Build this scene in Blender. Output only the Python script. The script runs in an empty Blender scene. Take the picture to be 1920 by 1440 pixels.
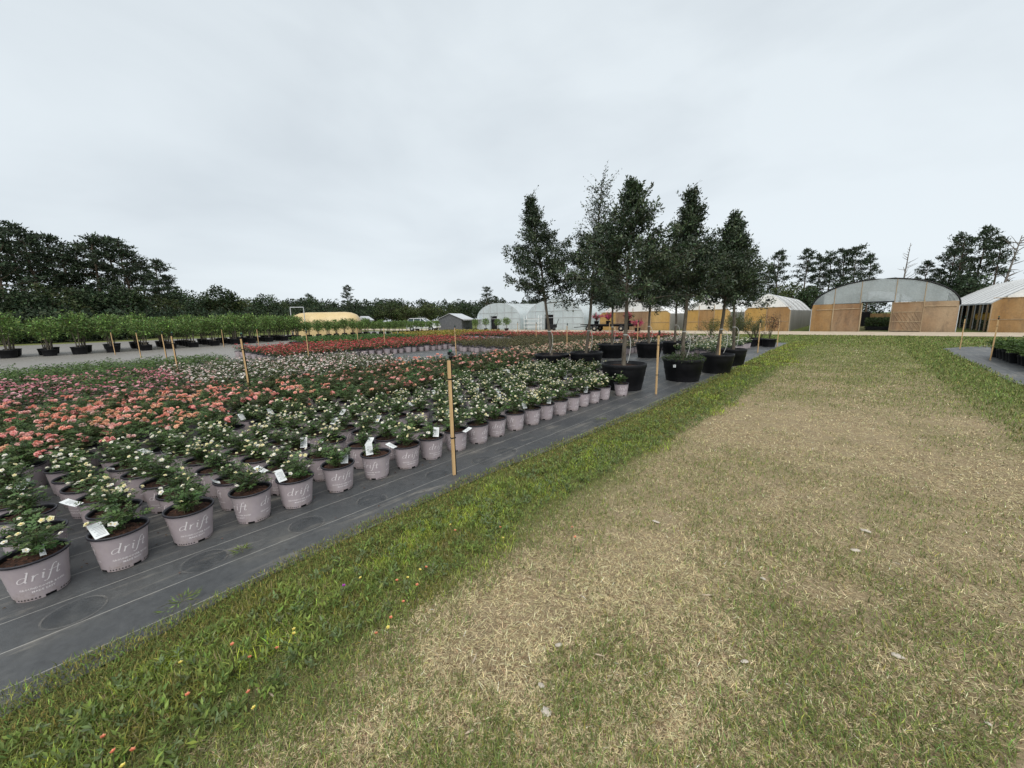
import bpy, math, random
import numpy as np
from mathutils import Matrix, Vector

# ------------------------------------------------------------------ scene, camera, light
S = bpy.context.scene
COL = S.collection
H = 1.55
cam_d = bpy.data.cameras.new('camera'); cam = bpy.data.objects.new('camera', cam_d); COL.objects.link(cam)
cam_d.sensor_fit = 'HORIZONTAL'; cam_d.sensor_width = 36.0; cam_d.lens = 715.0 / 1920.0 * 36.0
cam_d.clip_start = 0.05; cam_d.clip_end = 3000
YAW, PITCH, ROLL = math.radians(42.0), math.radians(-9.75), math.radians(-1.15)
RM = Matrix.Rotation(YAW, 3, 'Z') @ Matrix.Rotation(math.pi / 2 + PITCH, 3, 'X') @ Matrix.Rotation(ROLL, 3, 'Z')
cam.matrix_world = Matrix.Translation((0, 0, H)) @ RM.to_4x4()
S.camera = cam
RMn = np.array(RM)

W = bpy.data.worlds.new('World'); S.world = W; W.use_nodes = True
wn, wl = W.node_tree.nodes, W.node_tree.links
wn.clear()
SUN_EL, SUN_ROT = math.radians(55), math.radians(140)
o_ = wn.new('ShaderNodeOutputWorld'); bg = wn.new('ShaderNodeBackground')
sky = wn.new('ShaderNodeTexSky'); sky.sky_type = 'NISHITA'; sky.sun_disc = False
sky.sun_elevation = SUN_EL; sky.sun_rotation = SUN_ROT; sky.air_density = 1.0; sky.dust_density = 3.0
tc = wn.new('ShaderNodeTexCoord'); mp = wn.new('ShaderNodeMapping'); mp.inputs['Scale'].default_value = (1.0, 1.0, 2.6)
n1 = wn.new('ShaderNodeTexNoise'); n1.inputs['Scale'].default_value = 1.5; n1.inputs['Detail'].default_value = 5; n1.inputs['Roughness'].default_value = 0.5
n1.inputs['Distortion'].default_value = 0.4
cr = wn.new('ShaderNodeValToRGB')
cr.color_ramp.elements[0].position = 0.34; cr.color_ramp.elements[0].color = (5.75, 6.3, 6.75, 1)
cr.color_ramp.elements[1].position = 0.62; cr.color_ramp.elements[1].color = (7.0, 7.6, 8.0, 1)
mx = wn.new('ShaderNodeMix'); mx.data_type = 'RGBA'; mx.inputs['Factor'].default_value = 0.94
# an overcast deck: brighter and whiter low down, greyer overhead
sx = wn.new('ShaderNodeSeparateXYZ'); mr = wn.new('ShaderNodeMapRange')
mr.inputs['From Min'].default_value = 0.0; mr.inputs['From Max'].default_value = 0.75
mr.inputs['To Min'].default_value = 1.02; mr.inputs['To Max'].default_value = 0.92
hm = wn.new('ShaderNodeMix'); hm.data_type = 'RGBA'; hm.blend_type = 'MULTIPLY'; hm.inputs['Factor'].default_value = 1.0
wl.new(tc.outputs['Generated'], mp.inputs['Vector']); wl.new(mp.outputs['Vector'], n1.inputs['Vector'])
wl.new(n1.outputs['Fac'], cr.inputs['Fac']); wl.new(tc.outputs['Generated'], sx.inputs['Vector'])
wl.new(sx.outputs['Z'], mr.inputs['Value']); wl.new(cr.outputs['Color'], hm.inputs['A']); wl.new(mr.outputs['Result'], hm.inputs['B'])
wl.new(sky.outputs['Color'], mx.inputs['A']); wl.new(hm.outputs['Result'], mx.inputs['B'])
wl.new(mx.outputs['Result'], bg.inputs['Color']); bg.inputs['Strength'].default_value = 0.063
wl.new(bg.outputs['Background'], o_.inputs['Surface'])
sd = bpy.data.lights.new('sun', 'SUN'); sd.energy = 1.5; sd.angle = math.radians(55); sd.color = (1.0, 0.96, 0.9)
so = bpy.data.objects.new('sun', sd); COL.objects.link(so)
dv = Vector((math.sin(SUN_ROT) * math.cos(SUN_EL), math.cos(SUN_ROT) * math.cos(SUN_EL), math.sin(SUN_EL)))
so.rotation_euler = dv.to_track_quat('Z', 'Y').to_euler(); so.location = (0, 0, 40)
S.view_settings.view_transform = 'Standard'; S.view_settings.look = 'None'
S.view_settings.exposure = 0.95; S.view_settings.gamma = 1.0; S.view_settings.use_curve_mapping = False
S.render.engine = 'CYCLES'
S.cycles.transparent_max_bounces = 16; S.cycles.max_bounces = 6

rng = np.random.default_rng(7)
random.seed(7)
PI = math.pi


def proj(p):
    v = RMn.T @ (np.array(p) - np.array([0, 0, H]))
    if v[2] > -0.05:
        return (-9999, -9999)
    return 960 + 715 * v[0] / -v[2], 720 - 715 * v[1] / -v[2]


def in_view(x, y, z=0.3, m=70):
    px, py = proj((x, y, z))
    return -m < px < 1920 + m and py < 1440 + m


# ------------------------------------------------------------------ materials
def mat(name, col=(0.5, 0.5, 0.5), rough=0.6, spec=0.5, metal=0.0):
    m = bpy.data.materials.new(name); m.use_nodes = True
    b = m.node_tree.nodes['Principled BSDF']
    b.inputs['Base Color'].default_value = (*col, 1); b.inputs['Roughness'].default_value = rough
    b.inputs['Specular IOR Level'].default_value = spec; b.inputs['Metallic'].default_value = metal
    return m


def nd(m, t, **kw):
    n = m.node_tree.nodes.new(t)
    for k, v in kw.items():
        if hasattr(n, k) and k not in n.inputs:
            setattr(n, k, v)
        else:
            n.inputs[k].default_value = v
    return n


def lk(m, a, b):
    m.node_tree.links.new(a, b)


def bsdf(m):
    return m.node_tree.nodes['Principled BSDF']


def ramp(m, fac, stops):
    r = m.node_tree.nodes.new('ShaderNodeValToRGB')
    e = r.color_ramp.elements
    while len(e) < len(stops):
        e.new(0.5)
    for i, (p, c) in enumerate(stops):
        e[i].position = p; e[i].color = (*c, 1)
    lk(m, fac, r.inputs['Fac'])
    return r.outputs['Color']


def mixc(m, fac, a, b, blend='MIX'):
    n = m.node_tree.nodes.new('ShaderNodeMix'); n.data_type = 'RGBA'; n.blend_type = blend
    for key, v in (('Factor', fac), ('A', a), ('B', b)):
        if isinstance(v, (int, float)):
            n.inputs[key].default_value = v
        elif isinstance(v, tuple):
            n.inputs[key].default_value = (*v, 1)
        else:
            lk(m, v, n.inputs[key])
    return n.outputs['Result']


def mth(m, op, a, b=None, c=None, clamp=False):
    n = m.node_tree.nodes.new('ShaderNodeMath'); n.operation = op; n.use_clamp = clamp
    for i, v in enumerate((a, b, c)):
        if v is None:
            continue
        if isinstance(v, (int, float)):
            n.inputs[i].default_value = v
        else:
            lk(m, v, n.inputs[i])
    return n.outputs[0]


def noise(m, vec, scale, detail=4, rough=0.55, dist=0.0):
    n = nd(m, 'ShaderNodeTexNoise', Scale=scale, Detail=detail, Roughness=rough, Distortion=dist)
    if vec is not None:
        lk(m, vec, n.inputs['Vector'])
    return n.outputs['Fac']


def pos(m, scale=None):
    g = m.node_tree.nodes.new('ShaderNodeNewGeometry')
    if scale is None:
        return g.outputs['Position']
    p = m.node_tree.nodes.new('ShaderNodeMapping'); p.inputs['Scale'].default_value = scale
    lk(m, g.outputs['Position'], p.inputs['Vector'])
    return p.outputs['Vector']


def objco(m, scale=(1, 1, 1)):
    t = m.node_tree.nodes.new('ShaderNodeTexCoord')
    p = m.node_tree.nodes.new('ShaderNodeMapping'); p.inputs['Scale'].default_value = scale
    lk(m, t.outputs['Object'], p.inputs['Vector'])
    return p.outputs['Vector']


def bump(m, h, strength=0.3, dist=0.01):
    b = nd(m, 'ShaderNodeBump', Strength=strength, Distance=dist)
    lk(m, h, b.inputs['Height']); lk(m, b.outputs['Normal'], bsdf(m).inputs['Normal'])


def noisy(name, c1, c2, scale=8, rough=0.7, spec=0.4, bmp=0.0, lo=0.35, hi=0.65, world=False, stretch=(1, 1, 1), bd=0.01):
    m = mat(name, c1, rough, spec)
    f = noise(m, pos(m, stretch) if world else objco(m, stretch), scale)
    lk(m, ramp(m, f, [(lo, c1), (hi, c2)]), bsdf(m).inputs['Base Color'])
    if bmp:
        bump(m, f, bmp, bd)
    return m


def leafmat(name, transl=0.25, rough=0.5, vary=0.25, spec=0.3):
    """colour comes from the leaf's own attribute, with a little variation from plant to plant"""
    m = mat(name, (0.05, 0.08, 0.03), rough, spec)
    a = nd(m, 'ShaderNodeAttribute', attribute_name='Col')
    oi = m.node_tree.nodes.new('ShaderNodeObjectInfo')
    v = mth(m, 'MULTIPLY_ADD', oi.outputs['Random'], vary, 1 - vary / 2)
    c = nd(m, 'ShaderNodeHueSaturation'); lk(m, a.outputs['Color'], c.inputs['Color']); lk(m, v, c.inputs['Value'])
    lk(m, c.outputs['Color'], bsdf(m).inputs['Base Color'])
    if transl:
        t = m.node_tree.nodes.new('ShaderNodeBsdfTranslucent'); lk(m, c.outputs['Color'], t.inputs['Color'])
        mxs = nd(m, 'ShaderNodeMixShader', Fac=transl)
        out = m.node_tree.nodes['Material Output']
        lk(m, bsdf(m).outputs['BSDF'], mxs.inputs[1]); lk(m, t.outputs['BSDF'], mxs.inputs[2]); lk(m, mxs.outputs['Shader'], out.inputs['Surface'])
    return m


M = {}


def splash(m):
    """dried soil splashes, thicker towards the foot of the pot"""
    b = bsdf(m).inputs['Base Color']; src = b.links[0].from_socket
    oi = m.node_tree.nodes.new('ShaderNodeObjectInfo'); co = objco(m)
    sp = m.node_tree.nodes.new('ShaderNodeSeparateXYZ'); lk(m, co, sp.inputs['Vector'])
    ad = m.node_tree.nodes.new('ShaderNodeVectorMath'); ad.operation = 'ADD'; lk(m, co, ad.inputs[0])
    cb = m.node_tree.nodes.new('ShaderNodeCombineXYZ'); lk(m, mth(m, 'MULTIPLY', oi.outputs['Random'], 40.0), cb.inputs['X']); lk(m, cb.outputs['Vector'], ad.inputs[1])
    n1 = noise(m, ad.outputs['Vector'], 55, 5, 0.7); n2 = noise(m, ad.outputs['Vector'], 9, 3)
    h = mth(m, 'MULTIPLY_ADD', sp.outputs['Z'], -2.2, 0.22)
    f = mth(m, 'MULTIPLY', mth(m, 'SUBTRACT', mth(m, 'ADD', mth(m, 'ADD', mth(m, 'MULTIPLY', n1, .8), mth(m, 'MULTIPLY', n2, .5)), h), .78), 4.0, None, True)
    lk(m, mixc(m, mth(m, 'MULTIPLY', f, .55), src, (0.2, 0.15, 0.11)), b)


M['leaf'] = leafmat('leaf', 0.2)
M['oakleaf'] = leafmat('oak_leaf', 0.12, 0.42, 0.15, 0.4)
M['needle'] = leafmat('needle', 0.08, 0.6, 0.2, 0.2)
M['petal'] = leafmat('petal', 0.3, 0.6, 0.1, 0.2)
M['blade'] = leafmat('grass_blade', 0.2, 0.7, 0.0, 0.2)
M['stem'] = noisy('stem', (0.07, 0.06, 0.03), (0.10, 0.10, 0.045), 30)
M['mauve'] = mat('mauve_plastic', (0.30, 0.25, 0.27), 0.5, 0.35)
_f = noise(M['mauve'], objco(M['mauve']), 9, 6)
_oi = M['mauve'].node_tree.nodes.new('ShaderNodeObjectInfo')
_c = ramp(M['mauve'], _f, [(0.3, (0.335, 0.285, 0.303)), (0.55, (0.385, 0.332, 0.35)), (0.75, (0.41, 0.36, 0.372))])
_dust = noise(M['mauve'], objco(M['mauve'], (30, 30, 5)), 1.0, 4)
lk(M['mauve'], mixc(M['mauve'], mth(M['mauve'], 'MULTIPLY', ramp(M['mauve'], _dust, [(0.52, (0, 0, 0)), (0.75, (1, 1, 1))]), 0.35), _c, (0.42, 0.37, 0.33)), bsdf(M['mauve']).inputs['Base Color'])
splash(M['mauve'])
M['black'] = noisy('black_plastic', (0.005, 0.0055, 0.007), (0.012, 0.012, 0.014), 6, 0.5, 0.25)
M['rim'] = noisy('rim_plastic', (0.015, 0.014, 0.02), (0.03, 0.028, 0.036), 12, 0.45, 0.4)
M['print'] = noisy('print', (0.68, 0.63, 0.64), (0.78, 0.73, 0.74), 60, 0.6)
M['soil'] = noisy('potting_mix', (0.012, 0.008, 0.006), (0.075, 0.035, 0.022), 70, 0.95, 0.2, 0.9, 0.35, 0.7)
M['tag'] = noisy('tag_card', (0.72, 0.75, 0.76), (0.82, 0.84, 0.84), 4, 0.45)
M['tagprint'] = mat('tag_print', (0.42, 0.44, 0.45), 0.6)
M['wood'] = noisy('stake_wood', (0.46, 0.29, 0.13), (0.62, 0.43, 0.23), 5, 0.75, 0.3, 0.2, 0.3, 0.7, stretch=(14, 14, 0.8))
M['sprinkler_green'] = mat('sprinkler_green', (0.02, 0.09, 0.05), 0.5)
M['oakbark'] = noisy('oak_bark', (0.07, 0.058, 0.045), (0.19, 0.165, 0.13), 14, 0.9, 0.2, 0.6, 0.3, 0.7, stretch=(1, 1, 0.35))
M['pinebark'] = noisy('pine_bark', (0.06, 0.045, 0.035), (0.16, 0.12, 0.09), 3, 0.9, 0.2, 0.5, 0.3, 0.7, stretch=(1, 1, 0.3))
M['deadwood'] = noisy('dead_wood', (0.12, 0.105, 0.09), (0.22, 0.2, 0.18), 4, 0.9, 0.2)
M['hose'] = mat('tie_hose', (0.5, 0.5, 0.47), 0.6)
M['steel'] = noisy('galvanised_steel', (0.38, 0.4, 0.41), (0.5, 0.52, 0.53), 10, 0.45, 0.5)
M['whitepaint'] = noisy('white_paint', (0.72, 0.73, 0.72), (0.82, 0.83, 0.82), 3, 0.5)
M['timber'] = noisy('weathered_timber', (0.28, 0.2, 0.12), (0.4, 0.31, 0.2), 6, 0.8, stretch=(1, 1, 0.2))


def filmmat(name, c1, c2, clear=0.25, transl=0.35, scale=0.9, streak=(1, 1, 0.35), stain=0.12):
    m = mat(name, c1, 0.4, 0.4)
    f = noise(m, objco(m, streak), scale, 6, 0.6)
    c = ramp(m, f, [(0.32, c1), (0.68, c2)])
    if streak[2] < 0.4:      # run-off stains of the sheet itself
        st_ = noise(m, objco(m, (1.6, 1.6, 0.5)), 1.0, 6, 0.7, 0.8)
        c = mixc(m, mth(m, 'MULTIPLY', ramp(m, st_, [(0.48, (0, 0, 0)), (0.7, (1, 1, 1))]), stain), c, (0.16, 0.12, 0.09))
    fine = noise(m, objco(m, (1, 1, 1)), 14, 3)
    c = mixc(m, 0.25, c, ramp(m, fine, [(0.3, (0.3, 0.3, 0.3)), (0.7, (1, 1, 1))]), 'MULTIPLY')
    lk(m, c, bsdf(m).inputs['Base Color'])
    t = m.node_tree.nodes.new('ShaderNodeBsdfTranslucent'); lk(m, c, t.inputs['Color'])
    tr = m.node_tree.nodes.new('ShaderNodeBsdfTransparent')
    a = nd(m, 'ShaderNodeMixShader', Fac=transl); b = nd(m, 'ShaderNodeMixShader', Fac=clear)
    lk(m, bsdf(m).outputs['BSDF'], a.inputs[1]); lk(m, t.outputs['BSDF'], a.inputs[2])
    lk(m, a.outputs['Shader'], b.inputs[1]); lk(m, tr.outputs['BSDF'], b.inputs[2])
    lk(m, b.outputs['Shader'], m.node_tree.nodes['Material Output'].inputs['Surface'])
    return m


M['film_clear'] = filmmat('clear_film', (0.50, 0.55, 0.56), (0.62, 0.67, 0.68), 0.34, 0.4)
M['film_new'] = filmmat('new_film', (0.70, 0.77, 0.79), (0.80, 0.86, 0.88), 0.2, 0.35)
M['film_white'] = filmmat('white_film', (0.82, 0.82, 0.80), (0.90, 0.90, 0.89), 0.0, 0.06)
M['film_dirty'] = filmmat('dirty_film', (0.34, 0.33, 0.30), (0.48, 0.47, 0.43), 0.12, 0.25)
M['film_orange'] = filmmat('algae_film', (0.37, 0.19, 0.06), (0.62, 0.42, 0.21), 0.07, 0.28, 0.45, stain=.6)
M['film_orange2'] = filmmat('algae_film_pale', (0.36, 0.20, 0.095), (0.58, 0.43, 0.28), 0.1, 0.3, 0.45, stain=.6)
M['film_gold'] = filmmat('algae_film_gold', (0.54, 0.32, 0.08), (0.66, 0.45, 0.18), 0.05, 0.22, 0.6, stain=.35)
M['film_yellow'] = filmmat('yellow_cover', (0.66, 0.49, 0.23), (0.74, 0.58, 0.32), 0.0, 0.15, 0.6)
M['tarp'] = mat('yellow_tarp', (0.6, 0.36, 0.05), 0.6)
M['greymetal'] = noisy('grey_cladding', (0.075, 0.08, 0.088), (0.11, 0.115, 0.12), 3, 0.5)
M['lightroof'] = noisy('pale_roof', (0.42, 0.44, 0.46), (0.5, 0.52, 0.54), 2, 0.45)
M['carpaint'] = mat('white_car_paint', (0.78, 0.79, 0.8), 0.3, 0.5)
M['glass'] = mat('dark_glass', (0.03, 0.05, 0.055), 0.08, 0.6)
M['rubber'] = mat('rubber', (0.015, 0.015, 0.015), 0.8)
M['stone'] = noisy('pale_stone', (0.36, 0.32, 0.27), (0.52, 0.47, 0.4), 20, 0.9, 0.2, 0.4)
M['chip'] = noisy('bleached_wood', (0.36, 0.29, 0.21), (0.52, 0.44, 0.34), 20, 0.9, 0.2, stretch=(1, 1, 4))


# ------------------------------------------------------------------ geometry collector
def unit(v):
    return v / np.maximum(np.linalg.norm(v, axis=-1, keepdims=True), 1e-9)


class Geo:
    def __init__(self):
        self.V, self.F, self.Mi, self.C, self.n, self.sm = [], [], [], [], 0, []

    def add(self, V, F, m=0, col=(1, 1, 1), smooth=False):
        V = np.asarray(V, float); F = np.asarray(F, int)
        if F.ndim == 1:
            F = F[None]
        self.V.append(V); self.F.append(F + self.n)
        self.Mi.append(np.full(len(F), m)); self.sm.append(np.full(len(F), smooth))
        c = np.asarray(col, float)
        self.C.append(np.broadcast_to(c, (len(V), 3)))
        self.n += len(V)
        return self

    def box(self, lo, hi, m=0, col=(1, 1, 1), T=None):
        x0, y0, z0 = lo; x1, y1, z1 = hi
        V = np.array([(x0, y0, z0), (x1, y0, z0), (x1, y1, z0), (x0, y1, z0), (x0, y0, z1), (x1, y0, z1), (x1, y1, z1), (x0, y1, z1)], float)
        if T is not None:
            V = (np.array(T.to_3x3()) @ V.T).T + np.array(T.translation)
        return self.add(V, [(0, 3, 2, 1), (4, 5, 6, 7), (0, 1, 5, 4), (1, 2, 6, 5), (2, 3, 7, 6), (3, 0, 4, 7)], m, col)

    def tube(self, P, R, seg=6, m=0, col=(1, 1, 1), cap=True):
        P = np.asarray(P, float); R = np.broadcast_to(np.asarray(R, float), (len(P),))
        T = np.gradient(P, axis=0); T = unit(T)
        up = np.array([0, 0, 1.0]) if abs(T[0][2]) < 0.9 else np.array([1.0, 0, 0])
        A = unit(np.cross(T, up)); B = np.cross(T, A)
        th = np.arange(seg) * 2 * PI / seg
        V = P[:, None, :] + R[:, None, None] * (A[:, None, :] * np.cos(th)[None, :, None] + B[:, None, :] * np.sin(th)[None, :, None])
        V = V.reshape(-1, 3); F = []
        for i in range(len(P) - 1):
            for j in range(seg):
                a, b = i * seg + j, i * seg + (j + 1) % seg
                F.append((a, b, b + seg, a + seg))
        self.add(V, F, m, col, True)
        if cap:
            k = len(P) - 1
            c = np.vstack([V[k * seg:(k + 1) * seg], P[k:k + 1]])
            self.add(c, [(j, (j + 1) % seg, seg) for j in range(seg)], m, col)
        return self

    def lathe(self, prof, seg=24, m=0, col=(1, 1, 1), skip=None, smooth=True, c=(0, 0)):
        th = np.arange(seg) * 2 * PI / seg
        V = np.array([(c[0] + r * math.cos(t), c[1] + r * math.sin(t), z) for r, z in prof for t in th])
        F = []
        for i in range(len(prof) - 1):
            for j in range(seg):
                if skip and skip(i, j):
                    continue
                a, b = i * seg + j, i * seg + (j + 1) % seg
                F.append((a, b, b + seg, a + seg))
        return self.add(V, F, m, col, smooth)

    def disc(self, r, z, seg=24, m=0, col=(1, 1, 1), dome=0.0, jit=0.0, c=(0, 0)):
        rings = [(r, 0), (r * 0.66, 0.5), (r * 0.33, 0.85)]
        V = []
        for rr, h in rings:
            for t in np.arange(seg) * 2 * PI / seg:
                V.append((c[0] + rr * math.cos(t), c[1] + rr * math.sin(t), z + dome * h + jit * (random.random() - 0.5)))
        V.append((c[0], c[1], z + dome)); F = []
        for i in range(2):
            for j in range(seg):
                a, b = i * seg + j, i * seg + (j + 1) % seg
                F.append((a, b, b + seg, a + seg))
        self.add(V, F, m, col, True)
        self.add(V[-1 - seg:], [(j, (j + 1) % seg, seg) for j in range(seg)], m, col, True)
        return self

    def cards(self, P, D, N, L, Wd, m=0, col=(0.05, 0.08, 0.03), fold=0.25, base=0.3):
        """leaf shaped quads: P base points, D direction, N rough normal"""
        P = np.asarray(P, float); n = len(P)
        if n == 0:
            return self
        D = unit(np.asarray(D, float)); Sd = unit(np.cross(D, N)); U = np.cross(Sd, D)
        L = np.broadcast_to(np.asarray(L, float), (n,))[:, None]; Wd = np.broadcast_to(np.asarray(Wd, float), (n,))[:, None]
        mid = P + D * L * 0.45
        a = P; b = mid + Sd * Wd * 0.5 + U * Wd * fold; c = P + D * L; d = mid - Sd * Wd * 0.5 + U * Wd * fold
        V = np.stack([a, b, c, d], 1).reshape(-1, 3)
        k = np.arange(n)[:, None] * 4
        F = np.concatenate([k + np.array([[0, 1, 2]]), k + np.array([[0, 2, 3]])])
        C = np.broadcast_to(np.asarray(col, float), (n, 3)).repeat(4, 0)
        return self.add(V, F, m, C)

    def merged(self):
        V = np.concatenate(self.V); C = np.concatenate(self.C)
        return V, self.F, self.Mi, self.sm, C

    def put(self, other, xf):
        """append many moved copies of another collector: xf rows are x, y, z, rot, scale"""
        V = np.concatenate(other.V); C = np.concatenate(other.C)
        for x, y, z, r, s in xf:
            c_, s_ = math.cos(r) * s, math.sin(r) * s
            Vt = np.column_stack([V[:, 0] * c_ - V[:, 1] * s_ + x, V[:, 0] * s_ + V[:, 1] * c_ + y, V[:, 2] * s + z])
            self.V.append(Vt); self.C.append(C)
            for f, mi, sm in zip(other.F, other.Mi, other.sm):
                self.F.append(f + self.n); self.Mi.append(mi); self.sm.append(sm)
            self.n += len(V)
        return self

    def mesh(self, name, mats, colors=True):
        me = bpy.data.meshes.new(name)
        V = np.concatenate(self.V)
        me.vertices.add(len(V)); me.vertices.foreach_set('co', V.astype(np.float32).ravel())
        tot = np.concatenate([np.full(len(f), f.shape[1]) for f in self.F])
        loops = np.concatenate([f.ravel() for f in self.F])
        st = np.concatenate([[0], np.cumsum(tot)[:-1]])
        me.loops.add(len(loops)); me.loops.foreach_set('vertex_index', loops.astype(np.int32))
        me.polygons.add(len(tot)); me.polygons.foreach_set('loop_start', st.astype(np.int32))
        me.polygons.foreach_set('material_index', np.concatenate(self.Mi).astype(np.int32))
        me.polygons.foreach_set('use_smooth', np.concatenate(self.sm).astype(bool))
        if colors:
            C = np.concatenate(self.C)
            at = me.color_attributes.new('Col', 'FLOAT_COLOR', 'POINT')
            at.data.foreach_set('color', np.column_stack([C, np.ones(len(C))]).astype(np.float32).ravel())
        for m in mats:
            me.materials.append(m)
        me.update(calc_edges=True)
        return me


def link(name, me, parent=None, loc=None, rz=0.0, kind=None, label=None, cat=None, group=None):
    o = bpy.data.objects.new(name, me)
    COL.objects.link(o)
    if parent is not None:
        o.parent = parent
    if loc is not None:
        o.location = loc
    if rz:
        o.rotation_euler = (0, 0, rz)
    tag(o, label, cat, group, kind)
    return o


def tag(o, label=None, cat=None, group=None, kind=None):
    for k, v in (('label', label), ('category', cat), ('group', group), ('kind', kind)):
        if v:
            o[k] = v
    return o


def thing(name, label, cat, loc=(0, 0, 0), rz=0.0, group=None):
    return link(name, None, None, loc, rz, None, label, cat, group)


def vnoise(x, y, scale, seed):
    r = np.random.default_rng(seed).random((64, 64))
    x = np.asarray(x) * scale + 1000; y = np.asarray(y) * scale + 1000
    i, j = np.floor(x).astype(int), np.floor(y).astype(int)
    u, v = x - i, y - j; u = u * u * (3 - 2 * u); v = v * v * (3 - 2 * v)
    g = lambda a, b: r[a % 64, b % 64]
    return (g(i, j) * (1 - u) + g(i + 1, j) * u) * (1 - v) + (g(i, j + 1) * (1 - u) + g(i + 1, j + 1) * u) * v


def rdir(n, up=0.0):
    d = rng.normal(size=(n, 3)); d[:, 2] += up
    return unit(d)


def colv(base, n, v=0.25, hue=0.12):
    """n colours spread round a base"""
    b = np.asarray(base, float)
    s = np.exp(rng.normal(0, v, (n, 1))); h = 1 + rng.normal(0, hue, (n, 3))
    return np.clip(b * s * h, 0.004, 0.95)


# ------------------------------------------------------------------ ground
XE = -2.58     # edge of the ground cloth


def xe(y):
    return np.interp(y, [-6, -.44, .33, 1.3, 2.5, 5, 7, 18], [-2.3, -2.40, -2.54, -2.61, -2.63, -2.47, -2.42, -2.55])



XR = 2.62      # edge of the right hand cloth


def greenness(x, y):
    """share of living grass on the lane"""
    n = 0.5 * vnoise(x, y, 0.9, 1) + 0.38 * vnoise(x, y, 2.7, 2) + 0.3 * vnoise(x, y, 8.0, 3) - .04
    edge = np.clip((-1.4 - x) / 0.5, 0, 1) * 0.9 + np.clip((x - 1.35) / 0.7, 0, 1) * 0.7
    far = np.clip((y - 6) / 16, 0, 0.72)
    return np.clip((n - 0.47) * 1.5 + edge + far + 0.05, 0, 1)


gm = mat('lane_ground', (0.3, 0.22, 0.14), 0.95, 0.15)
P0 = pos(gm); sp = gm.node_tree.nodes.new('ShaderNodeSeparateXYZ'); lk(gm, P0, sp.inputs['Vector'])
X_, Y_ = sp.outputs['X'], sp.outputs['Y']
big = noise(gm, P0, 0.8, 4); med = noise(gm, P0, 5, 5, 0.65); fine = noise(gm, P0, 70, 4, 0.7)
straw = noise(gm, pos(gm, (60, 25, 1)), 1.0, 5, 0.75, 1.2)
soil = ramp(gm, fine, [(0.3, (0.2, 0.145, 0.09)), (0.55, (0.32, 0.258, 0.16)), (0.75, (0.43, 0.355, 0.228))])
dry = ramp(gm, straw, [(0.34, (0.18, 0.13, 0.075)), (0.5, (0.36, 0.28, 0.165)), (0.68, (0.55, 0.45, 0.29))])
grn = ramp(gm, noise(gm, P0, 45, 4, 0.75), [(0.3, (0.05, 0.065, 0.018)), (0.55, (0.11, 0.135, 0.035)), (0.75, (0.26, 0.25, 0.1))])
base = mixc(gm, ramp(gm, med, [(0.42, (0, 0, 0)), (0.62, (1, 1, 1))]), soil, dry)
e1 = mth(gm, 'MULTIPLY', mth(gm, 'SUBTRACT', -1.4, X_), 1.9, None, True)
e2 = mth(gm, 'MULTIPLY', mth(gm, 'SUBTRACT', X_, 1.35), 1.2, None, True)
fr = mth(gm, 'MINIMUM', mth(gm, 'MULTIPLY', mth(gm, 'SUBTRACT', Y_, 6), 0.0625, None, True), 0.74)
gf = mth(gm, 'ADD', mth(gm, 'ADD', mth(gm, 'MULTIPLY', mth(gm, 'SUBTRACT', mth(gm, 'ADD', mth(gm, 'MULTIPLY', big, 0.6), mth(gm, 'MULTIPLY', med, 0.5)), 0.57), 2.6), e1), mth(gm, 'ADD', mth(gm, 'ADD', e2, fr), 0.03))
gf = mth(gm, 'MULTIPLY', gf, 0.9, None, True)
outw = mth(gm, 'MAXIMUM', mth(gm, 'GREATER_THAN', X_, 9.0), mth(gm, 'LESS_THAN', X_, -24.0))
gf = mth(gm, 'MAXIMUM', gf, mth(gm, 'MULTIPLY', outw, 0.8))
lk(gm, mixc(gm, gf, base, grn), bsdf(gm).inputs['Base Color'])
bump(gm, mth(gm, 'ADD', fine, mth(gm, 'MULTIPLY', straw, 0.6)), 0.9, 0.02)

g = Geo()
xs = np.concatenate([[-700, -120, -60, -30], np.linspace(-8, 8, 33), [14, 30, 90, 700]])
ys = np.concatenate([[-700, -60, -10], np.linspace(-3, 27, 61), [34, 60, 120, 700]])
XX, YY = np.meshgrid(xs, ys, indexing='ij')
ZZ = 0.012 * (vnoise(XX, YY, 1.3, 11) - 0.5) * ((np.abs(XX) < 2.4) & (YY > -3) & (YY < 26)) - 0.004
n_, k_ = len(xs), len(ys)
idx = np.arange(n_ * k_).reshape(n_, k_)
g.add(np.stack([XX, YY, ZZ], -1).reshape(-1, 3), np.stack([idx[:-1, :-1], idx[1:, :-1], idx[1:, 1:], idx[:-1, 1:]], -1).reshape(-1, 4), 0, smooth=True)
link('ground', g.mesh('ground', [gm], False), kind='structure')

rm = noisy('road_sand', (0.34, 0.28, 0.21), (0.5, 0.43, 0.34), 3, 0.95, 0.1, 0.4, 0.3, 0.7, True)
g = Geo()
rx = np.linspace(-75, 60, 136)
lo_ = 34.0 + 0.35 * (vnoise(rx, rx * 0, 0.5, 5) - 0.5) * 2
V = [(x, y, 0.012) for x, y in zip(rx, lo_)] + [(x, 40.2, 0.012) for x in rx]
g.add(V, [(i, i + 1, i + 1 + len(rx), i + len(rx)) for i in range(len(rx) - 1)])
link('road', g.mesh('road', [rm], False), kind='structure')

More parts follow.
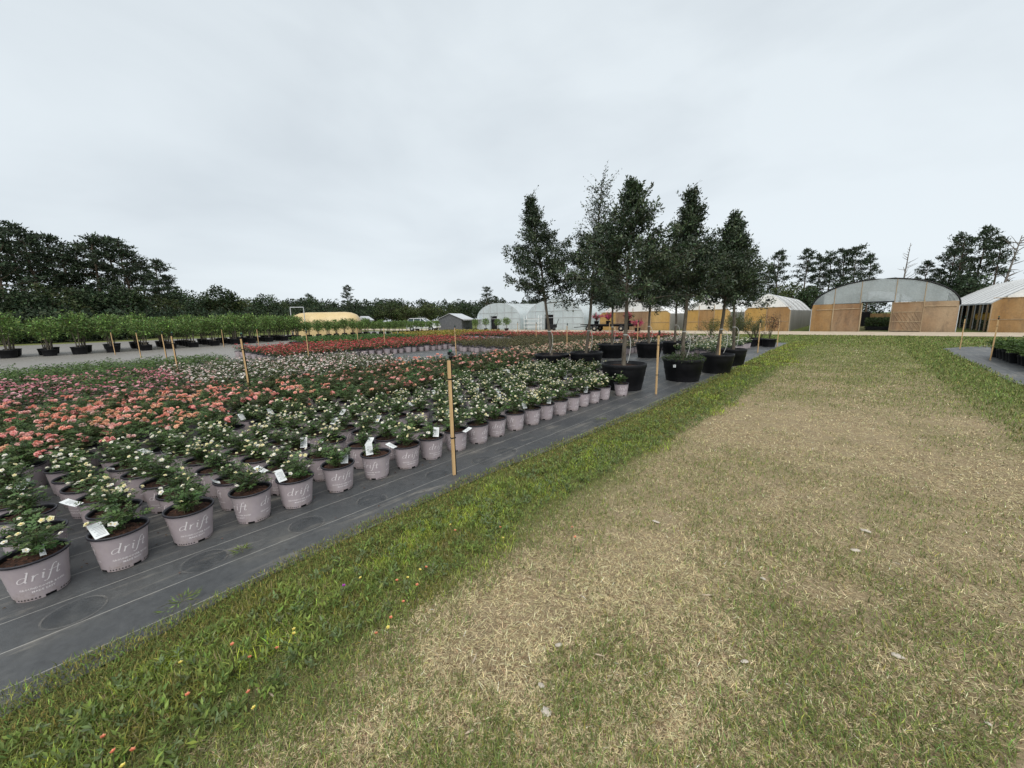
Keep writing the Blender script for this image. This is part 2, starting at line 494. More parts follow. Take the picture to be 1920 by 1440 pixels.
# woven ground cloth with its sewn lines every 0.31 m
fm = mat('woven_cloth', (0.06, 0.06, 0.062), 0.5, 0.5)
Pf = pos(fm); sf = fm.node_tree.nodes.new('ShaderNodeSeparateXYZ'); lk(fm, Pf, sf.inputs['Vector'])
fb = noise(fm, Pf, 1.2, 6, 0.6); ff = noise(fm, Pf, 22, 5, 0.7); streak = noise(fm, pos(fm, (9, 1.3, 1)), 1.0, 6, 0.7, 0.6)
cc = ramp(fm, fb, [(0.3, (0.042, 0.046, 0.05)), (0.5, (0.062, 0.065, 0.067)), (0.72, (0.09, 0.09, 0.085))])
cc = mixc(fm, 0.5, cc, ramp(fm, ff, [(0.3, (0.5, 0.5, 0.5)), (0.7, (1.3, 1.3, 1.3))]), 'MULTIPLY')
dust = ramp(fm, mth(fm, 'ADD', mth(fm, 'MULTIPLY', streak, 0.75), mth(fm, 'MULTIPLY', fb, 0.3)), [(0.56, (0, 0, 0)), (0.68, (1, 1, 1))])
cc = mixc(fm, mth(fm, 'MULTIPLY', dust, 0.42), cc, (0.29, 0.265, 0.225))
# grazing sky sheen painted as a paler colour on the far walkway cloth
walk_sheen = mth(fm, 'MULTIPLY', mth(fm, 'SUBTRACT', -17.5, sf.outputs['X']), 0.25, None, True)
cc = mixc(fm, mth(fm, 'MULTIPLY', walk_sheen, 0.6), cc, (0.27, 0.25, 0.225))
wob = mth(fm, 'MULTIPLY', noise(fm, pos(fm, (0.4, 0.4, 1)), 1.0, 3), 0.05)
lx = mth(fm, 'FRACT', mth(fm, 'DIVIDE', mth(fm, 'ADD', mth(fm, 'ADD', sf.outputs['X'], wob), 20 * 0.31 + 2.605 - 0.025 + 0.155), 0.31))
ln = mth(fm, 'LESS_THAN', mth(fm, 'ABSOLUTE', mth(fm, 'SUBTRACT', lx, 0.5)), 0.0085)
lw = mth(fm, 'MULTIPLY', ln, mth(fm, 'MULTIPLY_ADD', noise(fm, Pf, 6, 3), 0.7, 0.2))
cc = mixc(fm, lw, cc, (0.46, 0.44, 0.40))
lk(fm, cc, bsdf(fm).inputs['Base Color'])
lk(fm, mth(fm, 'MULTIPLY_ADD', ff, 0.25, 0.36), bsdf(fm).inputs['Roughness'])
wv = nd(fm, 'ShaderNodeTexWave', Scale=120.0, Distortion=0.5); lk(fm, Pf, wv.inputs['Vector'])
bump(fm, mth(fm, 'ADD', mth(fm, 'MULTIPLY', fb, 4.0), mth(fm, 'ADD', ff, mth(fm, 'MULTIPLY', wv.outputs['Fac'], 0.2))), 0.25, 0.012)


def grid_sheet(name, x0, x1, y0, y1, m, z, nx, ny, edge=None, amp=0.004, seed=3):
    g = Geo()
    xs = np.linspace(x0, x1, nx); ys = np.linspace(y0, y1, ny)
    A, B = np.meshgrid(xs, ys, indexing='ij')
    Z = z + amp * (vnoise(A, B, 1.1, seed) + 0.5 * vnoise(A, B, 3.1, seed + 1))
    if edge is not None:
        A, B = edge(A, B)
    ix = np.arange(nx * ny).reshape(nx, ny)
    g.add(np.stack([A, B, Z], -1).reshape(-1, 3), np.stack([ix[:-1, :-1], ix[1:, :-1], ix[1:, 1:], ix[:-1, 1:]], -1).reshape(-1, 4), 0, smooth=True)
    return link(name, g.mesh(name, [m], False), kind='structure')


def wob_edge(A, B):
    A = A.copy(); A[-1, :] = xe(B[-1]) + 0.05 * (vnoise(B[-1], B[-1] * 0, 1.7, 9) - 0.5)
    return A, B


pavement = grid_sheet('ground_cloth', -34, XE, -9, 24.6, fm, 0.006, 160, 170, wob_edge)
grid_sheet('ground_cloth', -56, -34.0, -30, 30, fm, 0.006, 12, 30)


def right_edge(A, B):
    A = A.copy(); B = B.copy()
    t = np.clip((B - 23.0) / 3.4, 0, 1)
    A = A + t * 1.9 * (1 - (A - XR) / 12.0)
    A[0, :] += 0.14 * (vnoise(B[0], B[0] * 0, 0.8, 19) - 0.5)
    return A, B


grid_sheet('ground_cloth', XR, XR + 12, -2, 26.4, fm, 0.006, 30, 90, right_edge)

# round marks left by pots that stood on the cloth
pm = mat('pot_mark', (0.028, 0.034, 0.041), 0.45, 0.5)
_t = pm.node_tree.nodes.new('ShaderNodeBsdfTransparent'); _m = nd(pm, 'ShaderNodeMixShader', Fac=0.5)
_nf = noise(pm, pos(pm), 9, 4)
lk(pm, mth(pm, 'MULTIPLY_ADD', _nf, 0.8, 0.42, True), _m.inputs['Fac'])
lk(pm, bsdf(pm).outputs['BSDF'], _m.inputs[1]); lk(pm, _t.outputs['BSDF'], _m.inputs[2]); lk(pm, _m.outputs['Shader'], pm.node_tree.nodes['Material Output'].inputs['Surface'])
pr = mat('pot_mark_ring', (0.2, 0.19, 0.175), 0.8, 0.2)
_t = pr.node_tree.nodes.new('ShaderNodeBsdfTransparent'); _m = nd(pr, 'ShaderNodeMixShader', Fac=0.5)
_nf = noise(pr, pos(pr), 5, 4, 0.7)
lk(pr, ramp(pr, _nf, [(0.35, (0.5, 0.5, 0.5)), (0.6, (1, 1, 1))]), _m.inputs['Fac'])
lk(pr, bsdf(pr).outputs['BSDF'], _m.inputs[1]); lk(pr, _t.outputs['BSDF'], _m.inputs[2]); lk(pr, _m.outputs['Shader'], pr.node_tree.nodes['Material Output'].inputs['Surface'])
g = Geo()
g.lathe([(0.118, 0.0), (0.001, 0.0)], 28, 0); g.lathe([(0.128, 0.0), (0.118, 0.0)], 28, 1)
markme = g.mesh('pot_mark', [pm, pr], False)
for x, y in [(-3.04, -0.24), (-3.06, 0.33), (-3.02, 0.95), (-3.0, 1.48), (-3.0, 2.19), (-2.92, 2.74), (-2.93, 3.13)]:
    o = link('pot_mark', markme, pavement, (x, y, 0.0155))
    o.rotation_euler = (0, 0, x * 50 + y * 9)

# ------------------------------------------------------------------ the pot, its print and its tag
PR0, PR1, PH = 0.110, 0.138, 0.245


def pr_at(z):
    return PR0 + (PR1 - PR0) * z / PH


def bez(p0, p1, p2, p3, n=10):
    t = np.linspace(0, 1, n)[:, None]
    return (1 - t) ** 3 * np.array(p0) + 3 * (1 - t) ** 2 * t * np.array(p1) + 3 * (1 - t) * t * t * np.array(p2) + t ** 3 * np.array(p3)


def ln2(a, b, n=5):
    t = np.linspace(0, 1, n)[:, None]
    return np.array(a) * (1 - t) + np.array(b) * t


def strokes_drift():
    """the word in thin italic strokes, x height 1; yields polylines with widths"""
    out = []
    s = 0.28
    I = lambda x, y: (x + s * y, y)
    # d
    out.append((np.vstack([bez(I(0.95, 0.85), I(0.6, 1.12), I(0.0, 0.95), I(0.0, 0.42), 9), bez(I(0.0, 0.42), I(0.0, -0.12), I(0.55, -0.1), I(0.95, 0.45), 9)[1:]]), 0.10))
    out.append((ln2(I(0.95, 1.85), I(0.95, 0.1), 8), 0.13)); out.append((bez(I(0.95, 0.15), I(0.96, -0.05), I(1.1, -0.02), I(1.2, 0.12), 5), 0.06)); out.append((ln2(I(0.72, 1.83), I(0.98, 1.86), 3), 0.05))
    # r
    out.append((ln2(I(1.75, 1.0), I(1.75, 0.0), 6), 0.13)); out.append((ln2(I(1.55, 0.95), I(1.76, 1.0), 3), 0.05))
    out.append((bez(I(1.75, 0.5), I(1.9, 0.95), I(2.1, 1.08), I(2.3, 0.95), 7), 0.08))
    # i
    out.append((ln2(I(2.85, 1.0), I(2.85, 0.12), 6), 0.13)); out.append((bez(I(2.85, 0.15), I(2.86, -0.05), I(3.0, -0.02), I(3.1, 0.12), 5), 0.06)); out.append((ln2(I(2.65, 0.95), I(2.86, 1.0), 3), 0.05))
    out.append((ln2(I(2.86, 1.36), I(2.86, 1.5), 3), 0.15))
    # f
    out.append((np.vstack([bez(I(4.35, 1.75), I(4.2, 1.98), I(3.86, 1.95), I(3.8, 1.35), 8), ln2(I(3.8, 1.35), I(3.62, -0.3), 7)[1:], bez(I(3.62, -0.3), I(3.56, -0.7), I(3.3, -0.72), I(3.15, -0.55), 6)[1:]]), 0.11))
    out.append((ln2(I(3.45, 0.98), I(5.0, 0.98), 6), 0.06))
    # t
    out.append((np.vstack([ln2(I(4.62, 1.45), I(4.55, 0.25), 7), bez(I(4.55, 0.25), I(4.55, -0.08), I(4.8, -0.05), I(4.95, 0.15), 6)[1:]]), 0.11))
    return out


def wrap(x, z, off=0.0012, a0=0.0):
    r = pr_at(z) + off
    a = a0 + x / pr_at(z)
    return np.stack([r * np.cos(a), r * np.sin(a), z], -1)


def lettering_mesh():
    g = Geo(); sc = 0.034
    small = []
    for txt, size, zc in (('GROUNDCOVER ROSES', 0.0158, 0.073), ('MADE EASY', 0.0158, 0.051)):
        cu = bpy.data.curves.new('t', 'FONT'); cu.body = txt; cu.size = size; cu.align_x = 'CENTER'; cu.space_character = 1.12; cu.resolution_u = 1; cu.offset = 0.0005
        ob = bpy.data.objects.new('t', cu); COL.objects.link(ob)
        dg = bpy.context.evaluated_depsgraph_get(); me = bpy.data.meshes.new_from_object(ob.evaluated_get(dg))
        vv = np.array([v.co[:] for v in me.vertices]); ff_ = [tuple(p.vertices) for p in me.polygons]
        small.append((vv, ff_, zc)); bpy.data.objects.remove(ob); bpy.data.curves.remove(cu); bpy.data.meshes.remove(me)
    for a0 in (0.0,):
        for pl, w in strokes_drift():
            pl = np.asarray(pl, float)
            t = unit(np.gradient(pl, axis=0)); nrm = np.stack([-t[:, 1], t[:, 0]], -1)
            ang = np.arctan2(t[:, 1], t[:, 0])
            ww = np.maximum(w * (0.35 + 0.65 * np.abs(np.sin(ang - 0.15))), 0.05)[:, None] * 0.5 * 1.75
            A, B = pl + nrm * ww, pl - nrm * ww
            V = np.vstack([wrap((q[:, 0] - 2.75) * sc, 0.124 + q[:, 1] * sc, 0.0012, a0) for q in (A, B)])
            n = len(pl)
            g.add(V, [(i, i + 1, n + i + 1, n + i) for i in range(n - 1)])
        for vv, ff_, zc in small:
            V = wrap(vv[:, 0], zc + vv[:, 1], 0.0012, a0)
            for f in ff_:
                g.add(V[list(f)], [tuple(range(len(f)))])
    return g.mesh('lettering', [M['print']], False)


LET = lettering_mesh()


def pot_meshes():
    g = Geo(); seg = 48
    zs = [0.0, 0.016, 0.024, 0.08, 0.16, PH - 0.016]
    holes = lambda i, j: i == 0 and (j % 12) in (0, 1, 2)
    g.lathe([(pr_at(z), z) for z in zs], seg, 0, skip=holes)
    g.lathe([(pr_at(0) - 0.005, 0.0), (pr_at(0.03) - 0.005, 0.03)], 24, 1)       # inner skirt seen through the drain notches
    g.lathe([(pr_at(0) - 0.005, 0.03), (PR1 - 0.005, PH - 0.01)], 24, 1)
    for j in range(48):
        if j % 12 in (0, 1, 2, 3, 11):
            continue
        a = (j + 0.5) * 2 * PI / 48
        V = [wrap(np.array((a + da) * pr_at(z)), np.array(z), 0.0011) for da, z in ((-0.03, 0.008), (0.03, 0.008), (0.03, 0.016), (-0.03, 0.016))]
        g.add(np.array(V), [(0, 1, 2, 3)], 1)
    pot = g.mesh('pot', [M['mauve'], M['black']], False)
    g = Geo()
    z = PH
    g.lathe([(PR1 - 0.001, z - 0.017), (PR1 + 0.008, z - 0.014), (PR1 + 0.0095, z - 0.004), (PR1 + 0.006, z), (PR1 - 0.003, z - 0.002), (PR1 - 0.006, z - 0.05)], 40, 0)
    rim = g.mesh('pot_rim', [M['rim']], False)
    g = Geo(); g.disc(PR1 - 0.007, PH - 0.032, 22, 0, dome=0.012, jit=0.008)
    for _ in range(46):
        a, r = random.random() * 6.28, math.sqrt(random.random()) * 0.118
        T = Matrix.Translation((r * math.cos(a), r * math.sin(a), PH - 0.024 + random.random() * 0.005)) @ Matrix.Rotation(random.random() * 6.28, 4, 'Z') @ Matrix.Rotation(random.uniform(-.5, .5), 4, 'X')
        l, w = random.uniform(.004, .013), random.uniform(.002, .004)
        g.box((-l, -w, -.001), (l, w, .001), 1, T=T)
    soilm = g.mesh('soil', [M['soil'], M['chipsoil']], False)
    return pot, rim, soilm


M['chipsoil'] = noisy('bark_chips', (0.05, 0.022, 0.014), (0.14, 0.075, 0.05), 90, 0.9, 0.2, lo=0.3, hi=0.7)
POT, RIM, SOIL = pot_meshes()
g = Geo(); g.lathe([(pr_at(0), 0.0), (PR1, PH - 0.016)], 16, 0); g.lathe([(PR1 + .009, PH - 0.016), (PR1 + .009, PH), (PR1 - .006, PH), (PR1 - .008, PH - .03)], 16, 1); g.disc(PR1 - .008, PH - .03, 12, 2)
POTLOW_G = g


def tag_mesh(curl, kind):
    g = Geo(); n = 7; L, w = (0.108, 0.066) if kind == 'card' else (0.075, 0.024)
    t = np.linspace(0, 1, n)
    a = np.cumsum(np.full(n, curl / n)); x = np.concatenate([[0], np.cumsum(np.cos(a[:-1]) * L / (n - 1))]); z = np.concatenate([[0], np.cumsum(np.sin(a[:-1]) * L / (n - 1))])
    V = np.concatenate([np.stack([x, np.full(n, s * w / 2), z], -1) for s in (-1, 1)])
    g.add(V, [(i, i + 1, n + i + 1, n + i) for i in range(n - 1)], 0, smooth=True)
    if kind == 'card':
        for row in range(7):
            for s in (1, -1):
                i0 = 1; xx = x[i0] + (x[-2] - x[i0]) * row / 7.0
                zz = np.interp(xx, x, z) if x[-1] > x[0] else 0
                sl = math.atan2(np.interp(xx + .004, x, z) - zz, .004)
                nx, nz = -math.sin(sl) * 0.0011 * s, math.cos(sl) * 0.0011 * s
                y1 = 0.024 - 0.02 * ((row * 37) % 5) / 5
                dx = 0.0035
                g.add([(xx + nx, -0.026, zz + nz), (xx + nx + dx, -0.026, zz + nz + dx * math.tan(sl)), (xx + nx + dx, y1, zz + nz + dx * math.tan(sl)), (xx + nx, y1, zz + nz)], [(0, 1, 2, 3)], 1)
    return g.mesh('plant_tag', [M['tag'], M['tagprint']], False)


TAGS = {'flat': tag_mesh(0.25, 'card'), 'curl': tag_mesh(1.5, 'card'), 'droop': tag_mesh(-1.1, 'card'), 'stub': tag_mesh(0.1, 'stub')}


# ------------------------------------------------------------------ rose bushes
def bush(seed, R, Hh, nst, ncomp, leaf=0.022, leaflets=5, cols=((0.045, 0.085, 0.022), (0.08, 0.13, 0.035)), off=(0, 0), z0=PH - 0.03, stems=True):
    """arching stems from one crown with compound leaves; returns the leaves and the points where flowers can sit"""
    global rng
    rng = np.random.default_rng(seed)
    g = Geo(); tips = []
    P, D, N, C, L = [], [], [], [], []
    per = max(1, ncomp // nst)
    for i in range(nst):
        a = i * 2.399 + rng.random() * 0.7; f = math.sqrt((i + 0.5) / nst)
        rr = R * f * rng.uniform(0.75, 1.1); hh = Hh * (1.02 - 0.55 * f * f) * rng.uniform(0.75, 1.12)
        p0 = np.array([off[0] + rng.normal(0, .012), off[1] + rng.normal(0, .012), z0])
        p3 = np.array([off[0] + rr * math.cos(a), off[1] + rr * math.sin(a), z0 + hh])
        p1 = p0 + np.array([0, 0, hh * 0.5]); p2 = p0 * 0.3 + p3 * 0.7 + np.array([0, 0, hh * 0.25])
        pts = bez(p0, p1, p2, p3, 7)
        if stems:
            g.tube(pts, np.linspace(0.004, 0.0015, 7), 3, 1, cap=False)
        tips.append(p3 + np.array([0, 0, 0.012]))
        base_c = np.array(cols[0]) + (np.array(cols[1]) - np.array(cols[0])) * rng.random()
        for k in range(per):
            t = 0.28 + 0.75 * (k + rng.random()) / per
            ti = min(t, 0.999) * 6; i0 = int(ti); q = pts[i0] + (pts[min(i0 + 1, 6)] - pts[i0]) * (ti - i0)
            dd = unit(np.array([math.cos(a + rng.normal(0, 1.1)), math.sin(a + rng.normal(0, 1.1)), rng.uniform(-0.25, 0.6)]))
            q = q + rng.normal(0, 0.014, 3)
            up = unit(np.array([rng.normal(0, .35), rng.normal(0, .35), 1.0])); sd_ = unit(np.cross(dd, up))
            cl = base_c * np.exp(rng.normal(0, 0.22)) * (1 + rng.normal(0, .07, 3))
            s = leaf * rng.uniform(0.75, 1.25)
            slots = [(1.15, 0, dd)] + [(0.75, 1, dd * .6 + sd_ * .8), (0.75, -1, dd * .6 - sd_ * .8), (0.25, 1, dd * .35 + sd_), (0.25, -1, dd * .35 - sd_)][:leaflets - 1]
            for al, sg, d2 in slots:
                P.append(q + dd * al * s * 1.1); D.append(d2); N.append(up + rng.normal(0, .2, 3)); C.append(cl * rng.uniform(.85, 1.15)); L.append(s * rng.uniform(.8, 1.15))
    L = np.array(L)
    g.cards(np.array(P), np.array(D), np.array(N), L * 1.05, L * 0.62, 0, np.clip(np.array(C), 0.005, 1), 0.12)
    return g, tips


def blossom(g, p, n, r, layers, cols, tilt):
    """an open rose: rings of petals round a centre"""
    n = unit(np.asarray(n, float)); a = unit(np.cross(n, [0.3, 0.9, 0.1])); b = np.cross(n, a)
    for li, (k, fr, up) in enumerate(layers):
        ph = rng.random() * 6.28
        th = ph + np.arange(k) * 2 * PI / k
        D = (a[None] * np.cos(th)[:, None] + b[None] * np.sin(th)[:, None]) * math.cos(up) + n[None] * math.sin(up)
        c = np.clip(np.array(cols[li % len(cols)]) * rng.uniform(.9, 1.1, (k, 1)), 0, .92)
        g.cards(np.repeat(p[None], k, 0) + n * 0.002 * li, D, np.repeat(n[None], k, 0), r * fr, r * fr * 1.25 * (5 / k) ** 0.5, 0, c, 0.1)


def flowers(seed, tips, count, r, layers, palettes, centre=None, cluster=1, spread=0.02, zup=0.0):
    global rng
    rng = np.random.default_rng(seed)
    g = Geo(); k = 0
    tips = np.array(tips); order = rng.permutation(len(tips))
    while k < count:
        t = tips[order[k % len(order)]] if k < len(order) * 6 else tips[0]
        cs = max(1, int(cluster * rng.uniform(.5, 1.5)))
        pal = palettes[rng.integers(len(palettes))]
        t = t + rng.normal(0, spread, 3) * np.array([1, 1, .4]) + np.array([0, 0, zup])
        for _ in range(cs):
            p = t + rng.normal(0, r * 0.95, 3) * np.array([1, 1, .45]) * (1 if cs > 1 else 0.3)
            nrm = unit(np.array([rng.normal(0, .45), rng.normal(0, .45), 1.0]) + np.append(p[:2], 0) * 2)
            blossom(g, p, nrm, r * rng.uniform(.75, 1.15), layers, pal, 0.3)
            if centre is not None:
                th = np.arange(5) * 2 * PI / 5; c0 = p + nrm * r * .22
                a = unit(np.cross(nrm, [.3, .9, .1])); b = np.cross(nrm, a)
                V = np.vstack([c0 + r * .26 * (a[None] * np.cos(th)[:, None] + b[None] * np.sin(th)[:, None]), c0 + nrm * r * .1])
                g.add(V, [(j, (j + 1) % 5, 5) for j in range(5)], 0, centre)
            k += 1
    return g


CREAM = [[(0.80, 0.79, 0.70), (0.83, 0.81, 0.68)], [(0.84, 0.83, 0.78), (0.85, 0.83, 0.74)], [(0.82, 0.78, 0.55), (0.82, 0.76, 0.45)]]
CORAL = [[(0.87, 0.43, 0.34), (0.88, 0.52, 0.41)], [(0.86, 0.51, 0.46), (0.88, 0.61, 0.55)], [(0.87, 0.55, 0.40), (0.88, 0.54, 0.34)], [(0.84, 0.56, 0.52), (0.87, 0.65, 0.60)], [(0.85, 0.40, 0.37), (0.87, 0.49, 0.44)]]
PEACH = [[(0.82, 0.58, 0.46), (0.84, 0.66, 0.52)], [(0.82, 0.68, 0.54), (0.83, 0.72, 0.56)], [(0.8, 0.48, 0.41), (0.82, 0.58, 0.46)]]
PALE = [[(0.80, 0.68, 0.65), (0.82, 0.74, 0.69)], [(0.81, 0.78, 0.73), (0.82, 0.8, 0.75)], [(0.78, 0.56, 0.54), (0.8, 0.64, 0.6)]]
PINK = [[(0.72, 0.32, 0.37), (0.77, 0.42, 0.46)], [(0.74, 0.44, 0.47), (0.8, 0.54, 0.56)], [(0.7, 0.26, 0.33), (0.74, 0.35, 0.4)]]
RED = [[(0.56, 0.07, 0.08), (0.62, 0.11, 0.11)], [(0.62, 0.15, 0.14), (0.68, 0.22, 0.19)], [(0.6, 0.12, 0.14), (0.66, 0.21, 0.22)], [(0.68, 0.28, 0.24), (0.72, 0.36, 0.3)]]
L5 = [(5, 1.0, 0.25)]; L5b = [(5, 1.0, 0.15), (5, 0.7, 0.6)]
LD = [(6, 1.0, 0.05), (6, 0.85, 0.45), (5, 0.6, 0.9)]
LFAR = [(4, 1.0, 0.2), (3, .7, .8)]

GRN = ((0.045, 0.085, 0.026), (0.085, 0.135, 0.042))
GRN2 = ((0.04, 0.062, 0.02), (0.075, 0.095, 0.03))
BRZ = ((0.07, 0.07, 0.03), (0.12, 0.105, 0.04))
LIME = ((0.055, 0.1, 0.025), (0.1, 0.16, 0.04))

# cream roses: the small plants of the front row and the fuller ones behind
cream_var = []
for i, (R, Hh, ns, nc, nf, off) in enumerate([
        (0.105, 0.135, 12, 120, 4, (-.02, .01)), (0.12, 0.15, 14, 150, 10, (.0, .02)), (0.125, 0.17, 15, 165, 6, (.02, -.01)),
        (0.145, 0.19, 18, 210, 18, (0, 0)), (0.15, 0.205, 20, 230, 26, (.01, 0)), (0.16, 0.21, 22, 250, 14, (-.01, .01)), (0.15, 0.19, 20, 230, 34, (0, -.01)), (0.08, 0.10, 8, 70, 0, (.03, -.01))]):
    g, tips = bush(100 + i, R, Hh, ns, nc, 0.019, 5, GRN, off)
    fm_ = flowers(200 + i, tips, nf, 0.0155, L5b, CREAM, (0.75, 0.5, 0.06), 1.6, 0.018, 0.006) if nf else None
    cream_var.append((g.mesh('foliage', [M['leaf'], M['stem']]), fm_.mesh('flowers', [M['petal']]) if fm_ else None))

coral_var = []
for i in range(6):
    g, tips = bush(300 + i, 0.19 + .02 * (i % 3), 0.24 + .025 * (i % 2), 24, 240, 0.026, 5, GRN2 if i % 2 else GRN)
    fl = flowers(400 + i, tips, (20, 7, 28, 11, 3, 22)[i], 0.026, LD, CORAL, None, 5.5, 0.022, 0.02)
    coral_var.append((g.mesh('foliage', [M['leaf'], M['stem']]), fl.mesh('flowers', [M['petal']])))


def far_var(seed, pal, nf, cols, R=0.2, Hh=0.24, fr=0.026, n=3, pot=True, ncomp=90, leaf=0.04):
    """a whole potted rose in one mesh, for the rows too far off to show its parts"""
    out = []
    for i in range(n):
        g, tips = bush(seed + i, R * (0.92 + .08 * i), Hh * (1.05 - .06 * i), 12, ncomp, leaf, 3, cols, stems=False)
        q = Geo(); q.nf = nf; q.pieces = [('foliage', g)]
        q.put(g, [(0, 0, 0, 0, 1)])
        if nf:
            fl = flowers(seed + 50 + i, tips, int(nf * (0.7, 1.0, 1.25)[i % 3]), fr, LFAR, pal, None, 2.5, 0.05, 0.015)
            for m_ in fl.Mi:
                m_ += 1
            q.pieces.append(('flowers', fl)); q.put(fl, [(0, 0, 0, 0, 1)])
        if pot:
            pg = Geo(); pg.put(POTLOW_G, [(0, 0, 0, 0, 1)]); pg.Mi = [m_ + 2 for m_ in pg.Mi]
            q.pieces.append(('pot', pg)); q.put(pg, [(0, 0, 0, 0, 1)])
        out.append(q)
    return out


FARMATS = lambda: [M['leaf'], M['petal'], M['mauve'], M['rim'], M['soil']]
PEACHV = far_var(500, PEACH, 21, GRN2)
PALEV = far_var(520, PALE, 19, GRN2, fr=0.024)
PINKV = far_var(540, PINK, 20, GRN2)
GREENV = far_var(560, None, 0, LIME, R=.22, Hh=.25, ncomp=80)
REDV = far_var(580, RED, 26, GRN2, fr=.028)
BRONZEV = far_var(600, None, 0, BRZ, R=.23, Hh=.26, ncomp=90)
CREAMV = far_var(620, CREAM, 22, GRN, fr=.02)

# big oak tubs keep the roses out of their circles
OAKS = [  # x, y, tub r, tub h, top z, crown R, clear stem, lean x, lean y, label
    (-3.65, 7.66, .47, .55, 4.2, 1.05, 1.6, 0.05, 0.0),
    (-3.02, 9.50, .46, .52, 4.3, .72, 1.7, -0.06, 0.0),
    (-2.72, 11.25, .42, .50, 4.05, .72, 1.60, 0.22, 0.05),
    (-2.75, 13.15, .38, .50, 4.15, .75, 1.62, -0.1, 0.0),
    (-5.68, 9.50, .46, .56, 5.08, .80, 1.8, 0.35, 0.2),
    (-6.55, 9.05, .50, .50, 4.85, 1.05, 1.75, -0.5, -0.3),
    (-6.90, 13.35, .52, .52, 4.0, .6, 1.60, 0.0, 0.0),
    (-5.74, 14.10, .48, .55, 4.3, .6, 1.60, 0.0, 0.0),
    (-5.45, 15.95, .52, .50, 4.3, .6, 1.62, -.1, 0.0)]


def clear_of_tubs(x, y, r=0.17):
    return all((x - o[0]) ** 2 + (y - o[1]) ** 2 > (o[2] + r) ** 2 for o in OAKS)


def rose(x, y, rz, var, label, group, lettered=True, tagk=None, soil=True, s=1.0, name='cream_rose'):
    t = thing(name, label, 'potted rose', (x, y, 0.012), 0, group)
    p = link('pot', POT, t); p.rotation_euler = (0, 0, rz); t.rotation_euler = (rr.gauss(0, .012), rr.gauss(0, .012), 0)
    if lettered:
        for k in range(3):
            link('lettering', LET, p).rotation_euler = (0, 0, k * 2 * PI / 3)
    link('pot_rim', RIM, p)
    if soil:
        link('soil', SOIL, t)
    f = link('foliage', var[0], t, kind='stuff'); f.rotation_euler = (0, 0, rz * 1.7); f.scale = (s, s, s); f.location = (0, 0, (1 - s) * (PH - 0.03))
    if var[1]:
        f2 = link('flowers', var[1], t, kind='stuff'); f2.rotation_euler = f.rotation_euler; f2.scale = f.scale; f2.location = f.location
    if tagk:
        k, a, r, da, el = tagk
        o = link('plant_tag', TAGS[k], t, (r * math.cos(a), r * math.sin(a), PH - 0.002 if k != 'stub' else PH - 0.03))
        o.rotation_euler = (0, -el, da)
    return t


# front row: (y, way the print faces relative to the camera, plant variant, tag)
def face(x, y):
    return math.atan2(-y, -x)


ORD = ['first', 'second', 'third', 'fourth', 'fifth', 'sixth', 'seventh', 'eighth', 'ninth', 'tenth', 'eleventh', 'twelfth', 'thirteenth', 'fourteenth', 'fifteenth', 'sixteenth', 'seventeenth', 'eighteenth', 'nineteenth', 'twentieth', 'last']
rr = random.Random(21)
front = [(-0.37, 0.05, 1, ('stub', 0.6, .06, .9)), (-0.02, .30, 0, ('card', 0, 0, 0)), (0.34, 0.15, 2, ('stub', -0.4, .03, 1.0)), (0.72, 1.15, 1, None), (1.04, .18, 1, ('L', 0, 0, 0)), (1.42, .2, 2, ('R', 0, 0, 0)),
         (1.79, -.55, 7, ('L2', 0, 0, 0)), (2.14, .35, 3, ('Ld', 0, 0, 0)), (2.47, .55, 0, ('R', 0, 0, 0)), (2.83, 1.3, 3, ('Rd', 0, 0, 0)), (3.18, 1.15, 4, None), (3.53, .35, 2, None), (3.9, 1.3, 3, None), (4.26, 1.05, 6, ('L', 0, 0, 0)),
         (4.62, 1.2, 3, ('R', 0, 0, 0)), (4.98, 1.2, 2, None), (5.34, 1.25, 7, None), (5.70, 1.0, 3, ('R', 0, 0, 0)), (6.05, .6, 6, None), (6.42, 1.1, 4, None), (6.95, .25, 2, None)]
EXTRA = ['white tag stub in its bark', 'white card leaning over its left rim', 'bare bark and leaning plant', 'two prints showing', 'white card left of its clipped plant', 'upright card right of its plant', 'tall white card and tiny plant',
         'card drooping over its left rim', 'small plant and upright card at right', 'just beyond the nearest stake', 'round leafy plant', 'bare soil on its near side', 'loose dark plant', 'bright blossoms and card at left', 'card tilted on its right', 'low dark plant', 'tiny sprout of a plant',
         'pale tag right of the plant', 'thick cream blossoms', 'well blooming plant', 'alone before the black oak tub']
for i, (y, fa, v, tg) in enumerate(front):
    x = -3.47 + 0.012 * math.sin(i * 2.1) + (0.13 if i == 20 else 0)
    fc = face(x, y)
    tk = None
    if tg:
        rad = PR1 - 0.012
        tk = {'stub': lambda: ('stub', tg[1] + fc, tg[2], fc + PI, tg[3]), 'card': lambda: ('flat', fc - .75, rad - .015, fc + PI + .35, .62), 'L': lambda: ('flat', fc - .95, rad - .02, fc + PI + .5, .8), 'L2': lambda: ('flat', fc - .8, .075, fc + PI + .2, 1.25),
              'R': lambda: ('flat', fc + .9, .07, fc + PI - .3, 1.1), 'Ld': lambda: ('flat', fc - .9, rad + .015, fc + PI + .9, .22), 'Rd': lambda: ('flat', fc + .6, rad + .04, fc + PI - .9, .15)}[tg[0]]()
    rose(x, y, fc + fa, cream_var[v], '%s mauve pot of the front row, %s' % (ORD[i], EXTRA[i]), 'cream roses along the cloth edge', True, tk, True, 1.22 if v != 7 else 1.0)

